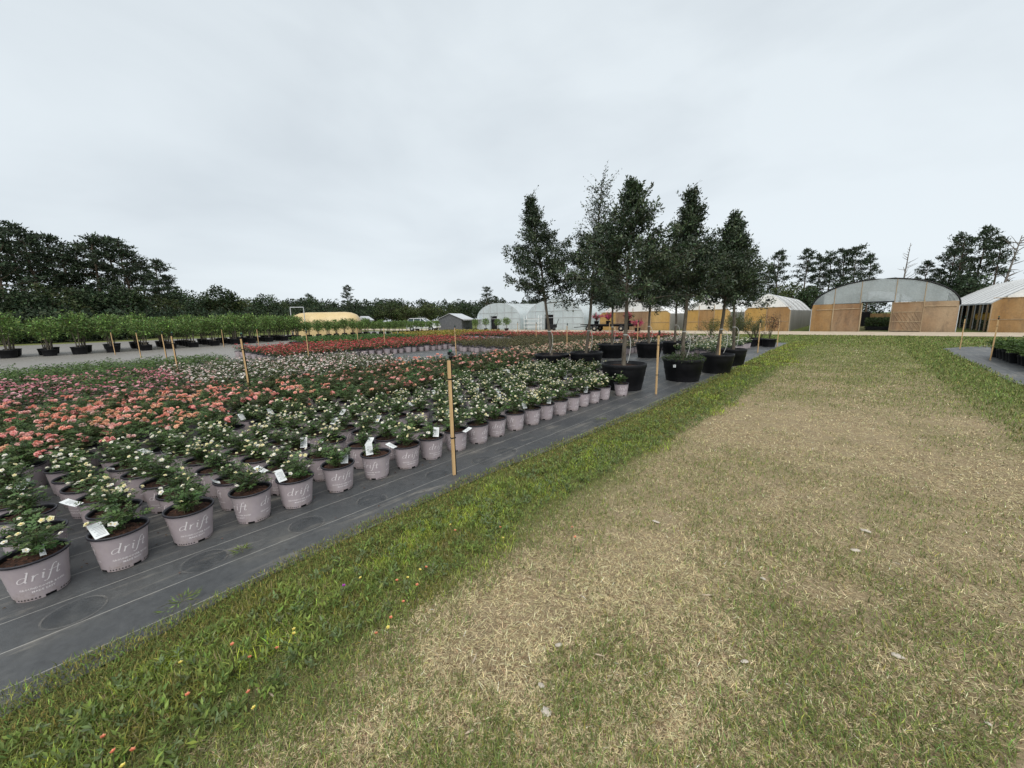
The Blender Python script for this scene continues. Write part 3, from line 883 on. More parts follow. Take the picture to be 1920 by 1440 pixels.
VLAB2 = {1: 'small with few blossoms', 2: 'thinly flowered', 3: 'evenly flowered', 4: 'well flowered', 5: 'leafy with some blossoms', 6: 'thick with blossoms'}
rows_c = [(-3.86, 'second'), (-4.25, 'third'), (-4.64, 'fourth'), (-5.03, 'fifth'), (-5.42, 'sixth'), (-5.82, 'seventh'), (-6.2, 'eighth')]


def tongue(x, y):
    """where the cream roses reach in among the first coral rows"""
    return (-6.02 < x < -5.6 and (.9 < y < 2.5 or 4.0 < y < 9)) or (-6.45 < x <= -6.02 and (1.0 < y < 2.0 or 5.2 < y < 9))


rr = random.Random(21)
for ri, (X0, nm) in enumerate(rows_c):
    y = -0.75 - 0.25 * ri + (0.17 if ri % 2 else 0)
    while y < (7.0 if ri < 1 else 8.9):
        x = X0 + rr.uniform(-.035, .035); yy = y + rr.uniform(-.03, .03); y += 0.365
        if not clear_of_tubs(x, yy) or not in_view(x, yy) or (rr.random() < 0.045 and ri > 0) or (ri > 4 and not tongue(x, yy)):
            continue
        v = rr.choice([3, 4, 5, 6, 4, 5, 6, 2, 1]); tk = None
        if rr.random() < 0.24:
            fc = face(x, yy)
            tk = rr.choice([('flat', fc - .9, .11, fc + PI + .4, .6), ('flat', fc + .9, .08, fc + PI - .3, 1.0), ('curl', fc - 1.2, .1, fc - 1.5, .15), ('flat', fc - .9, .15, fc + PI + .8, .25), ('flat', fc + .5, .11, fc + PI - .6, .5)])
        rose(x, yy, rr.random() * 6.28, cream_var[v], 'cream rose, %s, in the %s row from the cloth edge' % (VLAB2[v], nm), 'cream roses in the %s row' % nm, yy < 5.5 and ri < 4, tk, ri < 4, rr.uniform(.92, 1.15))

# coral roses: about three hundred, with pot, leaves and flowers as parts
n_coral = 0
CLAB = ['many blooms', 'scattered blooms', 'crowded blooms', 'some blooms', 'few blooms', 'dense blooms']
VLAB = {1: 'small, with few blossoms', 2: 'thinly flowered', 3: 'evenly flowered', 4: 'well flowered', 5: 'leafy with some blossoms', 6: 'thick with blossoms'}
for ri in range(9):
    X0 = -5.82 - 0.385 * ri
    y = -0.95 - 0.12 * ri + (0.18 if ri % 2 else 0)
    while y < 9.2 and n_coral < 290:
        x = X0 + rr.uniform(-.04, .04); yy = y + rr.uniform(-.04, .04); y += 0.37
        if not clear_of_tubs(x, yy) or not in_view(x, yy) or tongue(x, yy):
            continue
        vi = rr.choice([0, 2, 5, 0, 2, 3] if vnoise(x, yy, .9, 71) > .52 - .04 * min(yy, 5) * (-1 if yy > 3 else 0) else [1, 3, 4, 1, 4, 3, 5]); v = coral_var[vi]
        t = thing('coral_rose', 'coral pink rose with %s, in the %s coral row behind the cream roses' % (CLAB[vi], ORD[ri]), 'potted rose', (x, yy, 0.012), rr.random() * 6.28, 'coral roses of the %s row' % ORD[ri])
        link('pot', POT, t)
        link('pot_rim', RIM, t)
        s = rr.uniform(.82, 1.2)
        for nmv, mm in zip(('foliage', 'flowers'), v):
            o = link(nmv, mm, t, (0, 0, (1 - s) * (PH - .03)), kind='stuff'); o.scale = (s, s, s)
        n_coral += 1


def block(name, xr, yr, var, label, group, parts=False, dx=0.4, dy=0.38, limit=280, skip=None, sj=(.9, 1.15)):
    pts = []
    x = xr[1]; k = 0
    while x > xr[0]:
        y = yr[0] + (dy / 2 if k % 2 else 0)
        while y < yr[1]:
            xx, yy = x + rr.uniform(-.05, .05), y + rr.uniform(-.05, .05)
            if clear_of_tubs(xx, yy) and in_view(xx, yy) and not (skip and skip(xx, yy)):
                pts.append((xx, yy))
            y += dy
        x -= dx; k += 1
    pts.sort(key=lambda p: p[0] ** 2 + p[1] ** 2)
    if parts:
        x1 = xr[1]; blm = ('small', 'middling', 'large') if var[0].nf == 0 else ('few blooms', 'scattered blooms', 'many blooms')
        pm_ = [[(nm_, q_.mesh(nm_, FARMATS())) for nm_, q_ in q.pieces] for q in var]
        for p in pts[:limit]:
            k = rr.randrange(len(var)); row = min(len(ORD) - 2, max(0, int((x1 - p[0]) / dx + .5)))
            desc = ('with ' + blm[k]) if var[0].nf else ('of %s size' % blm[k])
            t = thing(name, label % (desc, ORD[row]), 'potted rose', (p[0], p[1], 0.012), rr.random() * 6.28, group + ', %s row' % ORD[row])
            s = rr.uniform(*sj); t.scale = (s, s, s)
            for nm_, me_ in pm_[k]:
                link(nm_, me_, t, kind=None if nm_ == 'pot' else 'stuff')
        pts = pts[:0] if len(pts) <= limit else pts
    ms = [q.mesh(name, FARMATS()) for q in var] if pts and not parts else []
    for p in (pts[:limit] if not parts else []):
        o = link(name, rr.choice(ms), None, (p[0], p[1], 0.012), rr.random() * 6.28, None, label, 'potted rose', group)
        s = rr.uniform(*sj); o.scale = (s, s, s)
    rest = pts[limit:]
    if rest:
        g = Geo()
        for i, q in enumerate(var):
            g.put(q, [(p[0], p[1], 0.012, rr.random() * 6.28, rr.uniform(*sj)) for p in rest[i::len(var)]])
        link(name + 's', g.mesh(name + 's', FARMATS()), None, None, 0, 'stuff', label + ', massed at the back', 'potted roses')
    return len(pts)


greenpatch = lambda x, y: -12.4 < x < -10.6 and -.1 < y < .75
cnt = {}
cnt['pink'] = block('pink_rose', (-13.4, -9.25), (-2.2, 1.25), PINKV, 'deep pink rose %s, %s row of the pink block at left', 'deep pink roses at the left', True, skip=greenpatch)
cnt['gp'] = block('green_rose', (-12.4, -10.6), (-.1, .75), GREENV, 'flowerless green rose %s, in the gap among pink roses, %s row', 'green gap among the pink roses', True)
cnt['pale'] = block('pale_rose', (-14.4, -9.25), (1.35, 6.3), PALEV, 'pale pink or white rose %s, %s row of the pale block', 'pale roses before the red block', True)
cnt['green'] = block('green_rose', (-18.0, -13.9), (-3.0, 3.2), GREENV, 'flowerless green rose %s, along the far walkway at left, %s row', 'green roses along the far walkway', True, skip=lambda x, y: x > -14.5 and y > 1.2)
cnt['peach'] = block('peach_rose', (-9.5, -7.0), (9.3, 16.6), PEACHV, 'peach rose, in the block behind the potted oaks', 'peach roses behind the oaks')
cnt['bronze'] = block('bronze_rose', (-15.4, -10.1), (12.3, 19.8), BRONZEV, 'bronze green rose out of flower, between peach and red blocks', 'bronze green roses', limit=120)
cnt['red'] = block('red_rose', (-22.0, -16.4), (4.9, 16.5), REDV, 'red rose with dense blooms, in the red block across the walkway', 'red roses across the walkway', limit=280)
cnt['red2'] = block('red_rose', (-24.0, -8.2), (20.4, 24.2), REDV, 'red rose, in the far red band before the plastic tunnels', 'red roses in the far band', limit=0)
cnt['pale2'] = block('pale_rose', (-7.3, -5.0), (17.2, 23), PALEV, 'pale rose, in the small block behind the last potted oak', 'pale roses behind the last oak', limit=20)
cnt['cream2'] = block('cream_rose', (-5.2, -3.65), (14.6, 20.6), CREAMV, 'cream rose in leaf, in the block beside the leafy shrubs', 'cream roses beside the shrubs')
print('roses', n_coral, cnt)

# ------------------------------------------------------------------ wooden stakes with sprinkler risers
def stake_meshes(h):
    g = Geo(); w = .0135
    g.box((-w, -w, 0), (w, w, h)); wood = g.mesh('wooden_post', [M['wood']], False)
    g = Geo(); g.tube([(0.0215, 0.004, 0), (0.0215, 0.004, h * .5), (0.0215, 0.004, h - .16), (0.02, 0.003, h + .02)], .0075, 7, 0); pipe = g.mesh('riser_pipe', [M['black']], False)
    g = Geo()
    for z in (0.33 * h, 0.84 * h):
        g.box((-w - .003, -w - .003, z), (w + .017, w + .003, z + .012))
    tie = g.mesh('tie', [M['black']], False)
    g = Geo(); c = (0.022, 0.003)
    g.lathe([(.012, h + .02), (.02, h + .025), (.02, h + .045), (.011, h + .05), (.011, h + .085)], 8, 0, c=c)
    g.box((c[0] - .028, c[1] - .006, h + .055), (c[0] - .012, c[1] + .006, h + .085), 0); g.box((c[0] + .012, c[1] - .006, h + .055), (c[0] + .03, c[1] + .006, h + .07), 0)
    g.lathe([(.017, h + .085), (.02, h + .1), (.006, h + .112), (.001, h + .113)], 8, 1, c=c)
    head = g.mesh('sprinkler_head', [M['black'], M['sprinkler_green']], False)
    return wood, pipe, tie, head


ST = stake_meshes(1.19)
stakes = [(-2.88, 2.30, .97, 0.0, 'nearest wooden stake with sprinkler, beside the tenth front pot', 0),
          (-2.85, 7.44, .97, 0, 'wooden stake with sprinkler between the two nearest big oak tubs', 0),
          (-2.86, 17.9, .98, .02, 'wooden stake at the end of the cream rose block before the shrubs', 0),
          (3.12, 18.3, 1.02, .03, 'nearer wooden stake among dark bushes on the right cloth', 0),
          (3.14, 23.2, .98, .03, 'farther wooden stake on the open end of the right cloth', 0),
          (-8.6, 2.0, 1.06, -.04, 'wooden stake rising between coral and pale roses', 0),
          (-13.7, 1.6, 1.05, -.03, 'wooden stake at the right end of the leafy green roses', 0),
          (-19.4, 2.0, 1.02, -.03, 'wooden stake just behind the leafy green rose block', 1),
          (-26.0, 1.75, 1.02, -.03, 'right stake of the two on the grey walkway at left', 1),
          (-30.4, 1.05, 1.02, -.02, 'left stake of the two on the grey walkway at left', 1),
          (-11.9, 9.9, 1.02, -.02, 'wooden stake on the small grey walkway patch by peach roses', 0),
          (-13.6, 4.95, 1.0, -.01, 'wooden stake rising among the pale roses before red ones', 0),
          (-27.2, 7.1, 1.0, 0, 'wooden stake on the walkway left of the red rose block', 1),
          (-32.0, 6.3, 1.0, 0, 'wooden stake in front of the dark tub row at left', 1),
          (-21.5, 10.6, 1.0, 0, 'wooden stake at the back of the red rose block', 1),
          (-18.2, 10.4, 1.0, 0, 'wooden stake inside the red rose block', 1),
          (-9.0, 13.5, 1.0, 0, 'wooden stake between peach and bronze green roses', 1),
          (-14.2, 18.0, 1.0, 0, 'wooden stake among the bronze green roses', 1),
          (-18.5, 21.3, 1.0, 0, 'wooden stake before the far red band at its left', 1),
          (-8.8, 20.0, 1.0, 0, 'wooden stake before the golden tunnel house', 1),
          (-11.0, 21.0, 1.0, 0, 'wooden stake amid the far red band', 1)]
for i, (x, y, s, ln_, lb, far) in enumerate(stakes):
    t = thing('sprinkler_stake', lb, 'stake', (x, y, 0.01), 0, 'wooden sprinkler stakes')
    t.rotation_euler = (0.012 * math.sin(i * 3), ln_ * .6, YAW + .5); t.scale = (1, 1, s)
    for nmv, me in zip(('wooden_post', 'riser_pipe', 'tie', 'sprinkler_head'), ST):
        if far and nmv == 'tie':
            continue
        link(nmv, me, t)

# ------------------------------------------------------------------ potted oaks
def tub_mesh(r, h):
    g = Geo(); b = .80
    pr_ = [(r * b, 0), (r * (b + .06), h * .3), (r * (b + .075), h * .31), (r * (b + .1), h * .52), (r * (b + .12), h * .53), (r * (b + .16), h * .78), (r * .985, h * .86), (r * 1.0, h * .88), (r * 1.0, h * .985), (r * .99, h), (r * .955, h), (r * .93, h * .85)]
    g.lathe(pr_, 40, 0)
    return g.mesh('tub', [M['black']], False)


def oak(seed, top, R, clear, lean, wispy=0.0, dens=1.0):
    """a nursery oak: straight leader, rising limbs, twigs and small stiff leaves"""
    global rng
    rng = np.random.default_rng(seed)
    wood, br = Geo(), Geo()
    n = 14
    zz = np.linspace(0, top * .97, n)
    wx, wy = np.cumsum(rng.normal(0, .012, n)), np.cumsum(rng.normal(0, .012, n))
    k = (zz / top) ** 1.1
    P = np.column_stack([lean[0] * k + wx, lean[1] * k + wy, zz])
    rad = np.interp(zz, [0, .25, clear, top], [.052, .043, .036, .006])
    wood.tube(P, rad, 10, 0)
    at = lambda z: np.array([np.interp(z, zz, P[:, 0]), np.interp(z, zz, P[:, 1]), z])
    LP, LD_, LC = [], [], []
    nb = 74
    for i in range(nb):
        f = (i + rng.random()) / nb
        z0 = clear * .96 + (top * .985 - clear) * f
        prof = (1 - f) ** 1.05 * min(1.0, .75 + f * 2.0)
        L = R * 1.45 * max(.07, prof) * rng.uniform(.72, 1.25)
        a = i * 2.399 + rng.normal(0, .3)
        el = math.radians(rng.uniform(2, 36) + 26 * f)
        d = np.array([math.cos(a) * math.cos(el), math.sin(a) * math.cos(el), math.sin(el)])
        p0 = at(z0); p3 = p0 + d * L
        pts = bez(p0, p0 + d * L * .35, p0 + d * L * .7 + np.array([0, 0, .05 * L]), p3 + np.array([0, 0, -.04 * L]), 5)
        br.tube(pts, np.linspace(.0135 * (1 - .6 * f), .003, 5), 4, 0, cap=False)
        sparse = wispy if f > .55 else 0
        nt = int((4 + 9 * L / R) * (1 - .45 * sparse))
        for j in range(nt):
            t = .18 + .82 * (j + rng.random()) / nt
            q = pts[0] + (pts[-1] - pts[0]) * t + rng.normal(0, .02, 3)
            td = unit(d * .7 + rng.normal(0, .62, 3) + np.array([0, 0, .15])); tl = (.13 + .14 * rng.random()) * (1.25 if sparse else 1 - .55 * f)
            if j % 2 == 0:
                br.tube([q, q + td * tl], [.0035, .0015], 3, 0, cap=False)
            m_ = int((25 if not sparse else 9) * dens)
            tt = rng.random(m_) ** .8
            LP.append(q + td * tl * tt[:, None] + rng.normal(0, .04, (m_, 3)))
            LD_.append(td + rng.normal(0, .75, (m_, 3)))
            base = np.array([.032, .05, .026]) if rng.random() < .65 else np.array([.065, .092, .044])
            LC.append(colv(base, m_, .28, .08))
    if wispy:
        for i in range(26):
            a = rng.random() * 6.28; z0 = top * rng.uniform(.66, .97); p0 = at(z0)
            d = unit(np.array([math.cos(a) * .55, math.sin(a) * .55, .9])); L = rng.uniform(.35, .75)
            pts = bez(p0, p0 + d * L * .4, p0 + d * L * .8, p0 + d * L + np.array([math.cos(a) * .1, math.sin(a) * .1, -.03]), 6)
            br.tube(pts, np.linspace(.004, .0012, 6), 3, 0, cap=False)
            m_ = 16; tt = rng.random(m_)
            LP.append(p0 + (pts[-1] - p0) * tt[:, None] + rng.normal(0, .03, (m_, 3))); LD_.append(d + rng.normal(0, .8, (m_, 3))); LC.append(colv((.05, .06, .04), m_, .25, .08))
    else:
        for i in range(14):
            a = rng.random() * 6.28; f = rng.random(); z0 = clear + (top - clear) * f; p0 = at(z0)
            r0 = R * (1 - f) ** .75 * .9
            p0 = p0 + np.array([math.cos(a), math.sin(a), .2]) * r0
            d = unit(np.array([math.cos(a) * .6, math.sin(a) * .6, .7])); L = rng.uniform(.15, .35)
            br.tube([p0 - d * .2, p0 + d * L], [.004, .0012], 3, 0, cap=False)
            m_ = 8; tt = rng.random(m_)
            LP.append(p0 + d * L * tt[:, None] + rng.normal(0, .02, (m_, 3))); LD_.append(d + rng.normal(0, .8, (m_, 3))); LC.append(colv((.035, .05, .026), m_, .25, .08))
    LP, LD_, LC = np.concatenate(LP), np.concatenate(LD_), np.concatenate(LC)
    cr_ = Geo(); L = rng.uniform(.045, .092, len(LP))
    cr_.cards(LP, LD_, rdir(len(LP), .8), L, L * .42, 0, LC, .15)
    return wood.mesh('trunk', [M['oakbark']], False), br.mesh('branches', [M['oakbark']], False), cr_.mesh('crown', [M['oakleaf']]), at


OAKLAB = ['tall oak in the nearest black tub behind the last front pot', 'narrow oak in a black tub with a white sticker and weeds', 'oak leaning right in the black tub with a wooden stake', 'last oak of the lane edge row in a black tub', 'tallest oak with a thin wispy top in a black tub',
          'wide airy oak leaning left at the left end of the group', 'oak in the black tub standing behind the wispy oak', 'oak in a black tub behind the tall front oak', 'hindmost oak in a black tub behind the stickered one']
for i, (x, y, r, h, top, R, clr, lx_, ly_) in enumerate(OAKS):
    t = thing('potted_oak', OAKLAB[i], 'tree', (x, y, .012), 0, 'oaks in black tubs')
    tb = link('tub', tub_mesh(r, h), t)
    g = Geo(); g.disc(r * .94, h * .86, 26, 0, dome=.03, jit=.02); link('soil', g.mesh('soil', [M['soil']], False), t)
    tr, brn, crw, at_ = oak(900 + i, top - h * .86, R, clr - h * .86 + .25, (lx_, ly_), 1.0 if i == 4 else 0, 1.1 if i == 5 else 1.0)
    for nmv, me, kd in (('trunk', tr, None), ('branches', brn, None), ('crown', crw, 'stuff')):
        link(nmv, me, t, (0, 0, h * .86), kind=kd)
    # irrigation hose tied to the stem
    g = Geo(); zt = 1.0 - h * .86 + .15; p = at_(zt)
    a = -1.2 + i
    pts = bez(p + np.array([.045, 0, 0]), p + np.array([.16, -.05, -.02]), p + np.array([.2 + .03 * (i % 3), -.1, -.3]), np.array([.12, -.12, .1]) + np.array([p[0], p[1], 0]), 10)
    g.tube(pts, .007, 5, 0); g.lathe([(.046, zt - .012), (.05, zt), (.046, zt + .012)], 10, 0, c=(p[0], p[1]))
    link('tie_hose', g.mesh('tie_hose', [M['hose']], False), t, (0, 0, h * .86))
    if i == 1:
        fc = face(x, y)
        rr_ = r * .955
        g = Geo()
        A = fc - .42 + np.linspace(-.07, .07, 5)
        V = [(rr_ * math.cos(q) * 1.004, rr_ * math.sin(q) * 1.004, z) for z in (h * .66, h * .82) for q in A]
        g.add(V, [(j, j + 1, j + 6, j + 5) for j in range(4)], 0)
        for (q0, q1, z0) in ((-.05, .0, .74), (.01, .045, .72), (-.04, .03, .69)):
            V = [(rr_ * 1.009 * math.cos(fc - .42 + q), rr_ * 1.009 * math.sin(fc - .42 + q), h * z) for z in (z0, z0 + .02) for q in (q0, q1)]
            g.add(V, [(0, 1, 3, 2)], 1)
        link('sticker', g.mesh('sticker', [M['tag'], M['tagprint']], False), tb)
        g = Geo(); n = 1500; rng = np.random.default_rng(77)
        a = rng.random(n) * 6.28; q = np.sqrt(rng.random(n)) * r * 1.08
        P = np.column_stack([q * np.cos(a), q * np.sin(a), h * .9 + .24 * rng.random(n) * (1.1 - .6 * (q / r) ** 2) * (.4 + .9 * vnoise(q * np.cos(a), q * np.sin(a), 4, 3))])
        g.cards(P, rdir(n, .3), rdir(n, 1.0), .035, .02, 0, colv((.05, .075, .028), n, .3), .1)
        link('weeds', g.mesh('weeds', [M['leaf']]), t, kind='stuff')
    if i == 2:
        g = Geo(); g.box((-.016, -.016, 0), (.016, .016, .62)); o = link('wooden_stake', g.mesh('wooden_stake', [M['wood']], False), None, (x + .12, y - .26, h * .86), .4, None, 'short wooden stake stuck into the tub of the leaning oak', 'stake')

# ------------------------------------------------------------------ shrubs by the end of the cloth
def shrub(seed, Rr, Ht, nst, nleaf, cols, leaf=.05, z0=.3, open_=.4):
    global rng
    rng = np.random.default_rng(seed)
    st, lf = Geo(), Geo(); P, D, C = [], [], []
    for i in range(nst):
        a = rng.random() * 6.28; f = math.sqrt(rng.random())
        tip = np.array([Rr * f * math.cos(a), Rr * f * math.sin(a), Ht * (1.05 - .35 * f) * rng.uniform(.8, 1.05)])
        pts = bez((0, 0, z0), (tip[0] * .2, tip[1] * .2, z0 + (Ht - z0) * .4), (tip[0] * .7, tip[1] * .7, z0 + (tip[2] - z0) * .75), tip, 6)
        st.tube(pts, np.linspace(.011, .003, 6), 4, 0, cap=False)
        m_ = nleaf // nst; tt = open_ + (1 - open_) * rng.random(m_)
        ii = np.clip((tt * 5).astype(int), 0, 4); q = pts[ii] + (pts[ii + 1] - pts[ii]) * (tt * 5 - ii)[:, None]
        P.append(q + rng.normal(0, .07, (m_, 3))); D.append(rng.normal(0, 1, (m_, 3)) + (tip / np.linalg.norm(tip)) * .5)
        C.append(colv(np.array(cols[rng.integers(len(cols))]), m_, .28, .1))
    P, D, C = np.concatenate(P), np.concatenate(D), np.concatenate(C)
    L = leaf * rng.uniform(.7, 1.3, len(P))
    lf.cards(P, D, rdir(len(P), .6), L, L * .5, 0, C, .15)
    return st.mesh('stems', [M['stem']], False), lf.mesh('foliage', [M['leaf']])


def tub(r, h):
    g = Geo(); g.lathe([(r * .82, 0), (r * .95, h * .86), (r, h * .88), (r, h), (r * .94, h), (r * .92, h * .85)], 20, 0); g.disc(r * .92, h * .86, 14, 1)
    return g.mesh('tub', [M['black'], M['soil']], False)


TUBS = tub(.27, .34); TUBM = tub(.3, .36)
shr = [(-4.3, 20.9, .75, 1.85, 18, 1500, [(.06, .085, .025), (.1, .12, .03), (.12, .10, .03)], 'yellow green leafy shrub beside the last oak'),
       (-4.6, 22.4, .8, 1.75, 18, 1500, [(.05, .075, .025), (.08, .1, .03)], 'dense green shrub behind the yellow green one'),
       (-3.75, 22.6, .7, 1.6, 16, 1300, [(.06, .08, .03), (.1, .1, .05)], 'grey green shrub beside the burgundy plant'),
       (-5.6, 21.5, .8, 1.5, 16, 1300, [(.05, .08, .025), (.09, .12, .03)], 'low leafy shrub left of the yellow green one'),
       (-3.72, 21.3, .6, 1.4, 14, 1000, [(.07, .07, .03), (.09, .1, .03)], 'olive shrub in front of the grey green one')]
for i, (x, y, R, ht, ns, nl, cols, lb) in enumerate(shr):
    t = thing('potted_shrub', lb, 'shrub', (x, y, .012), i, 'leafy shrubs at the end of the cloth')
    link('tub', TUBS, t); a, b = shrub(1300 + i, R, ht, ns, nl, cols); link('stems', a, t); link('foliage', b, t, kind='stuff')
t = thing('potted_shrub', 'burgundy leaved spindly plant in a black tub at the lane edge', 'shrub', (-3.0, 21.4, .012))
link('tub', TUBM, t); a, b = shrub(1320, .5, 1.75, 9, 420, [(.055, .018, .02), (.075, .028, .024), (.03, .03, .015)], .055); link('stems', a, t); link('foliage', b, t, kind='stuff')
t = thing('potted_shrub', 'dark empty looking tub left of the burgundy plant', 'shrub', (-3.45, 22.0, .012))
link('tub', TUBS, t); a, b = shrub(1321, .3, .9, 6, 160, [(.05, .03, .02)], .05); link('stems', a, t); link('foliage', b, t, kind='stuff')
g = Geo(); g.box((-.016, -.016, 0), (.016, .016, 1.25)); link('wooden_stake', g.mesh('wooden_stake', [M['wood']], False), None, (-2.72, 21.75, .01), .4, None, 'thin yellow stake right of the burgundy plant', 'stake')

# dark bushes in black pots on the right cloth
bv = []
for i in range(3):
    g, tips = bush(1400 + i, .3, .34, 18, 200, .05, 5, ((.045, .085, .022), (.095, .15, .035)), z0=.24, stems=False)
    q = Geo(); q.put(g, [(0, 0, 0, 0, 1)])
    pg = Geo(); pg.lathe([(.12, 0), (.155, .26), (.165, .26), (.165, .29), (.15, .29), (.148, .26)], 14, 1); pg.disc(.148, .262, 10, 2)
    q.put(pg, [(0, 0, 0, 0, 1)]); bv.append(q.mesh('potted_bush', [M['leaf'], M['black'], M['soil']]))
for ix in range(12):
    for iy in range(22):
        x, y = 3.5 + .42 * ix + rr.uniform(-.04, .04), 11.2 + .4 * iy + rr.uniform(-.04, .04)
        if in_view(x, y, .3, 60):
            o = link('potted_bush', rr.choice(bv), None, (x, y, .012), rr.random() * 6.28, None, 'dark green bush in a black pot, in the block on the right cloth', 'potted bush', 'bushes on the right cloth')
            s = rr.uniform(.85, 1.1); o.scale = (s, s, s)

# ------------------------------------------------------------------ potted standards beyond the walkway at left
sv = []
for i in range(4):
    rng = np.random.default_rng(1500 + i)
    st, lf = Geo(), Geo()
    for k in range(3):
        a = k * 2.1 + i; pts = bez((.06 * math.cos(a), .06 * math.sin(a), .32), (.08 * math.cos(a), .08 * math.sin(a), .8), (.16 * math.cos(a), .16 * math.sin(a), 1.2), (.3 * math.cos(a), .3 * math.sin(a), 1.7), 5)
        st.tube(pts, np.linspace(.028, .012, 5), 5, 0, cap=False)
    n = 1000
    d = rdir(n); q = d * (rng.random((n, 1)) ** .4) * np.array([.62, .62, .6]) * (.55 + .85 * vnoise(d[:, 0] * 2, d[:, 1] * 2 + d[:, 2] * 2, 2.2, 40 + i))[:, None] + np.array([0, 0, 1.5])
    L = rng.uniform(.10, .17, n)
    lf.cards(q, d + rng.normal(0, .7, (n, 3)) + np.array([0, 0, .35]), rdir(n, .9), L, L * .5, 0, colv((.105, .165, .045), n, .45, .1), .15)
    sv.append((st.mesh('trunk', [M['oakbark']], False), lf.mesh('crown', [M['leaf']])))
TUBL = tub(.33, .38)
nst = 0


def standard(x, y, label, group, s=1.0):
    t = thing('potted_tree', label, 'potted tree', (x, y, .012), rr.random() * 6.28, group)
    t.scale = (s, s, s * rr.uniform(.92, 1.1))
    v = rr.choice(sv)
    link('tub', TUBL, t); link('trunk', v[0], t); link('crown', v[1], t, kind='stuff')


for iy in range(14):
    for ix in range(5):
        y = -4.1 + 1.32 * iy + rr.uniform(-.12, .12)
        xf = -33.3 - max(0, (y - 2)) * .42
        if iy < 4 and ix > 2:
            continue
        x = xf - 1.35 * ix + rr.uniform(-.15, .15)
        if in_view(x, y, 1, 90):
            standard(x, y, 'leafy potted tree beyond the grey walkway, %s from the left in the %s row' % (ORD[iy], ORD[ix]), 'potted trees beyond the walkway', rr.uniform(.92, 1.08))
for k in range(20):
    y = 13.6 + .95 * k + rr.uniform(-.2, .2)
    for dx in (0, -2.0):
        standard(-39.5 - .12 * k + dx + rr.uniform(-.3, .3), y, 'small potted tree before the yellow tunnel, %s from the left in the %s line' % (ORD[k], 'near' if dx == 0 else 'back'), 'potted trees before the yellow tunnel', rr.uniform(.72, .86) - (.1 if k > 11 else 0))
for (x, y) in ((-34.9, 36.3), (-37.1, 36.2), (-38.8, 35.9), (-33.8, 36.7)):
    standard(x, y, 'round small potted tree standing before the left clear tunnel house', 'potted trees by the clear tunnel', rr.uniform(.7, .85))

# low green and yellow ground plants beyond the red roses
for nm, xr_, yr_, cols_, lb in (('ground_cover', (-31.5, -24.5), (10.2, 17.0), (.065, .12, .03), 'low bright green plants in trays beyond the red roses'), ('ground_cover', (-32.5, -25.0), (19.0, 27.0), (.24, .2, .04), 'low yellow flowering plants beyond the red roses')):
    n = 9000; rng = np.random.default_rng(int(yr_[0]))
    g = Geo(); P = np.column_stack([rng.uniform(*xr_, n), rng.uniform(*yr_, n), .16 + .34 * rng.random(n)])
    g.cards(P, rdir(n, .6), rdir(n, 1.0), .13, .07, 0, colv(cols_, n, .35, .12), .15)
    g.box((xr_[0], yr_[0], .012), (xr_[1], yr_[1], .17), 1)
    link(nm, g.mesh(nm, [M['leaf'], M['black']]), kind='stuff', label=lb, cat='ground cover')


# ------------------------------------------------------------------ greenhouses
def arch(x0, x1, ev, ap, n=20, pw=2.0):
    """half outline from left eave over the top to right eave"""
    c, w = (x0 + x1) / 2, (x1 - x0) / 2
    t = np.linspace(PI, 0, n)
    return [(c + w * math.copysign(abs(math.cos(a)) ** (2 / pw), math.cos(a)), ev + (ap - ev) * abs(math.sin(a)) ** (2 / pw)) for a in t]


def gothic(x0, x1, ev, ap, n=14):
    c, w = (x0 + x1) / 2, (x1 - x0) / 2
    L = [(x0 + w * t, ev + (ap - ev) * math.sin(t * PI / 2 * .86) / math.sin(PI / 2 * .86)) for t in np.linspace(0, 1, n)]
    return L + [(2 * c - x, z) for x, z in L[::-1][1:]]


def thick(g, pts, d, m=0):
    """sheet from an outline in the x, z plane at y = d[0], d[1] deep"""
    n = len(pts); V = [(x, d[0], z) for x, z in pts] + [(x, d[1], z) for x, z in pts]
    F = [(i, (i + 1) % n, n + (i + 1) % n, n + i) for i in range(n)]
    g.add(V, F, m); g.add(V[:n], [tuple(range(n))], m); g.add(V[n:], [tuple(range(n))[::-1]], m)


def outline(prof, xa, xb, z0, z1=None):
    """the part of the front wall under the profile between xa and xb, z0 and z1"""
    px = np.array([p[0] for p in prof]); pz = np.array([p[1] for p in prof])
    xs_ = sorted(set([xa, xb] + [float(v) for v in px if xa < v < xb]))
    top = [(x, min(float(np.interp(x, px, pz)), z1 if z1 is not None else 1e9)) for x in xs_]
    return [(xa, z0)] + top + [(xb, z0)] if True else None


def bar(g, a, b, r=.025, m=0):
    g.tube([a, b], r, 5, m, cap=True)


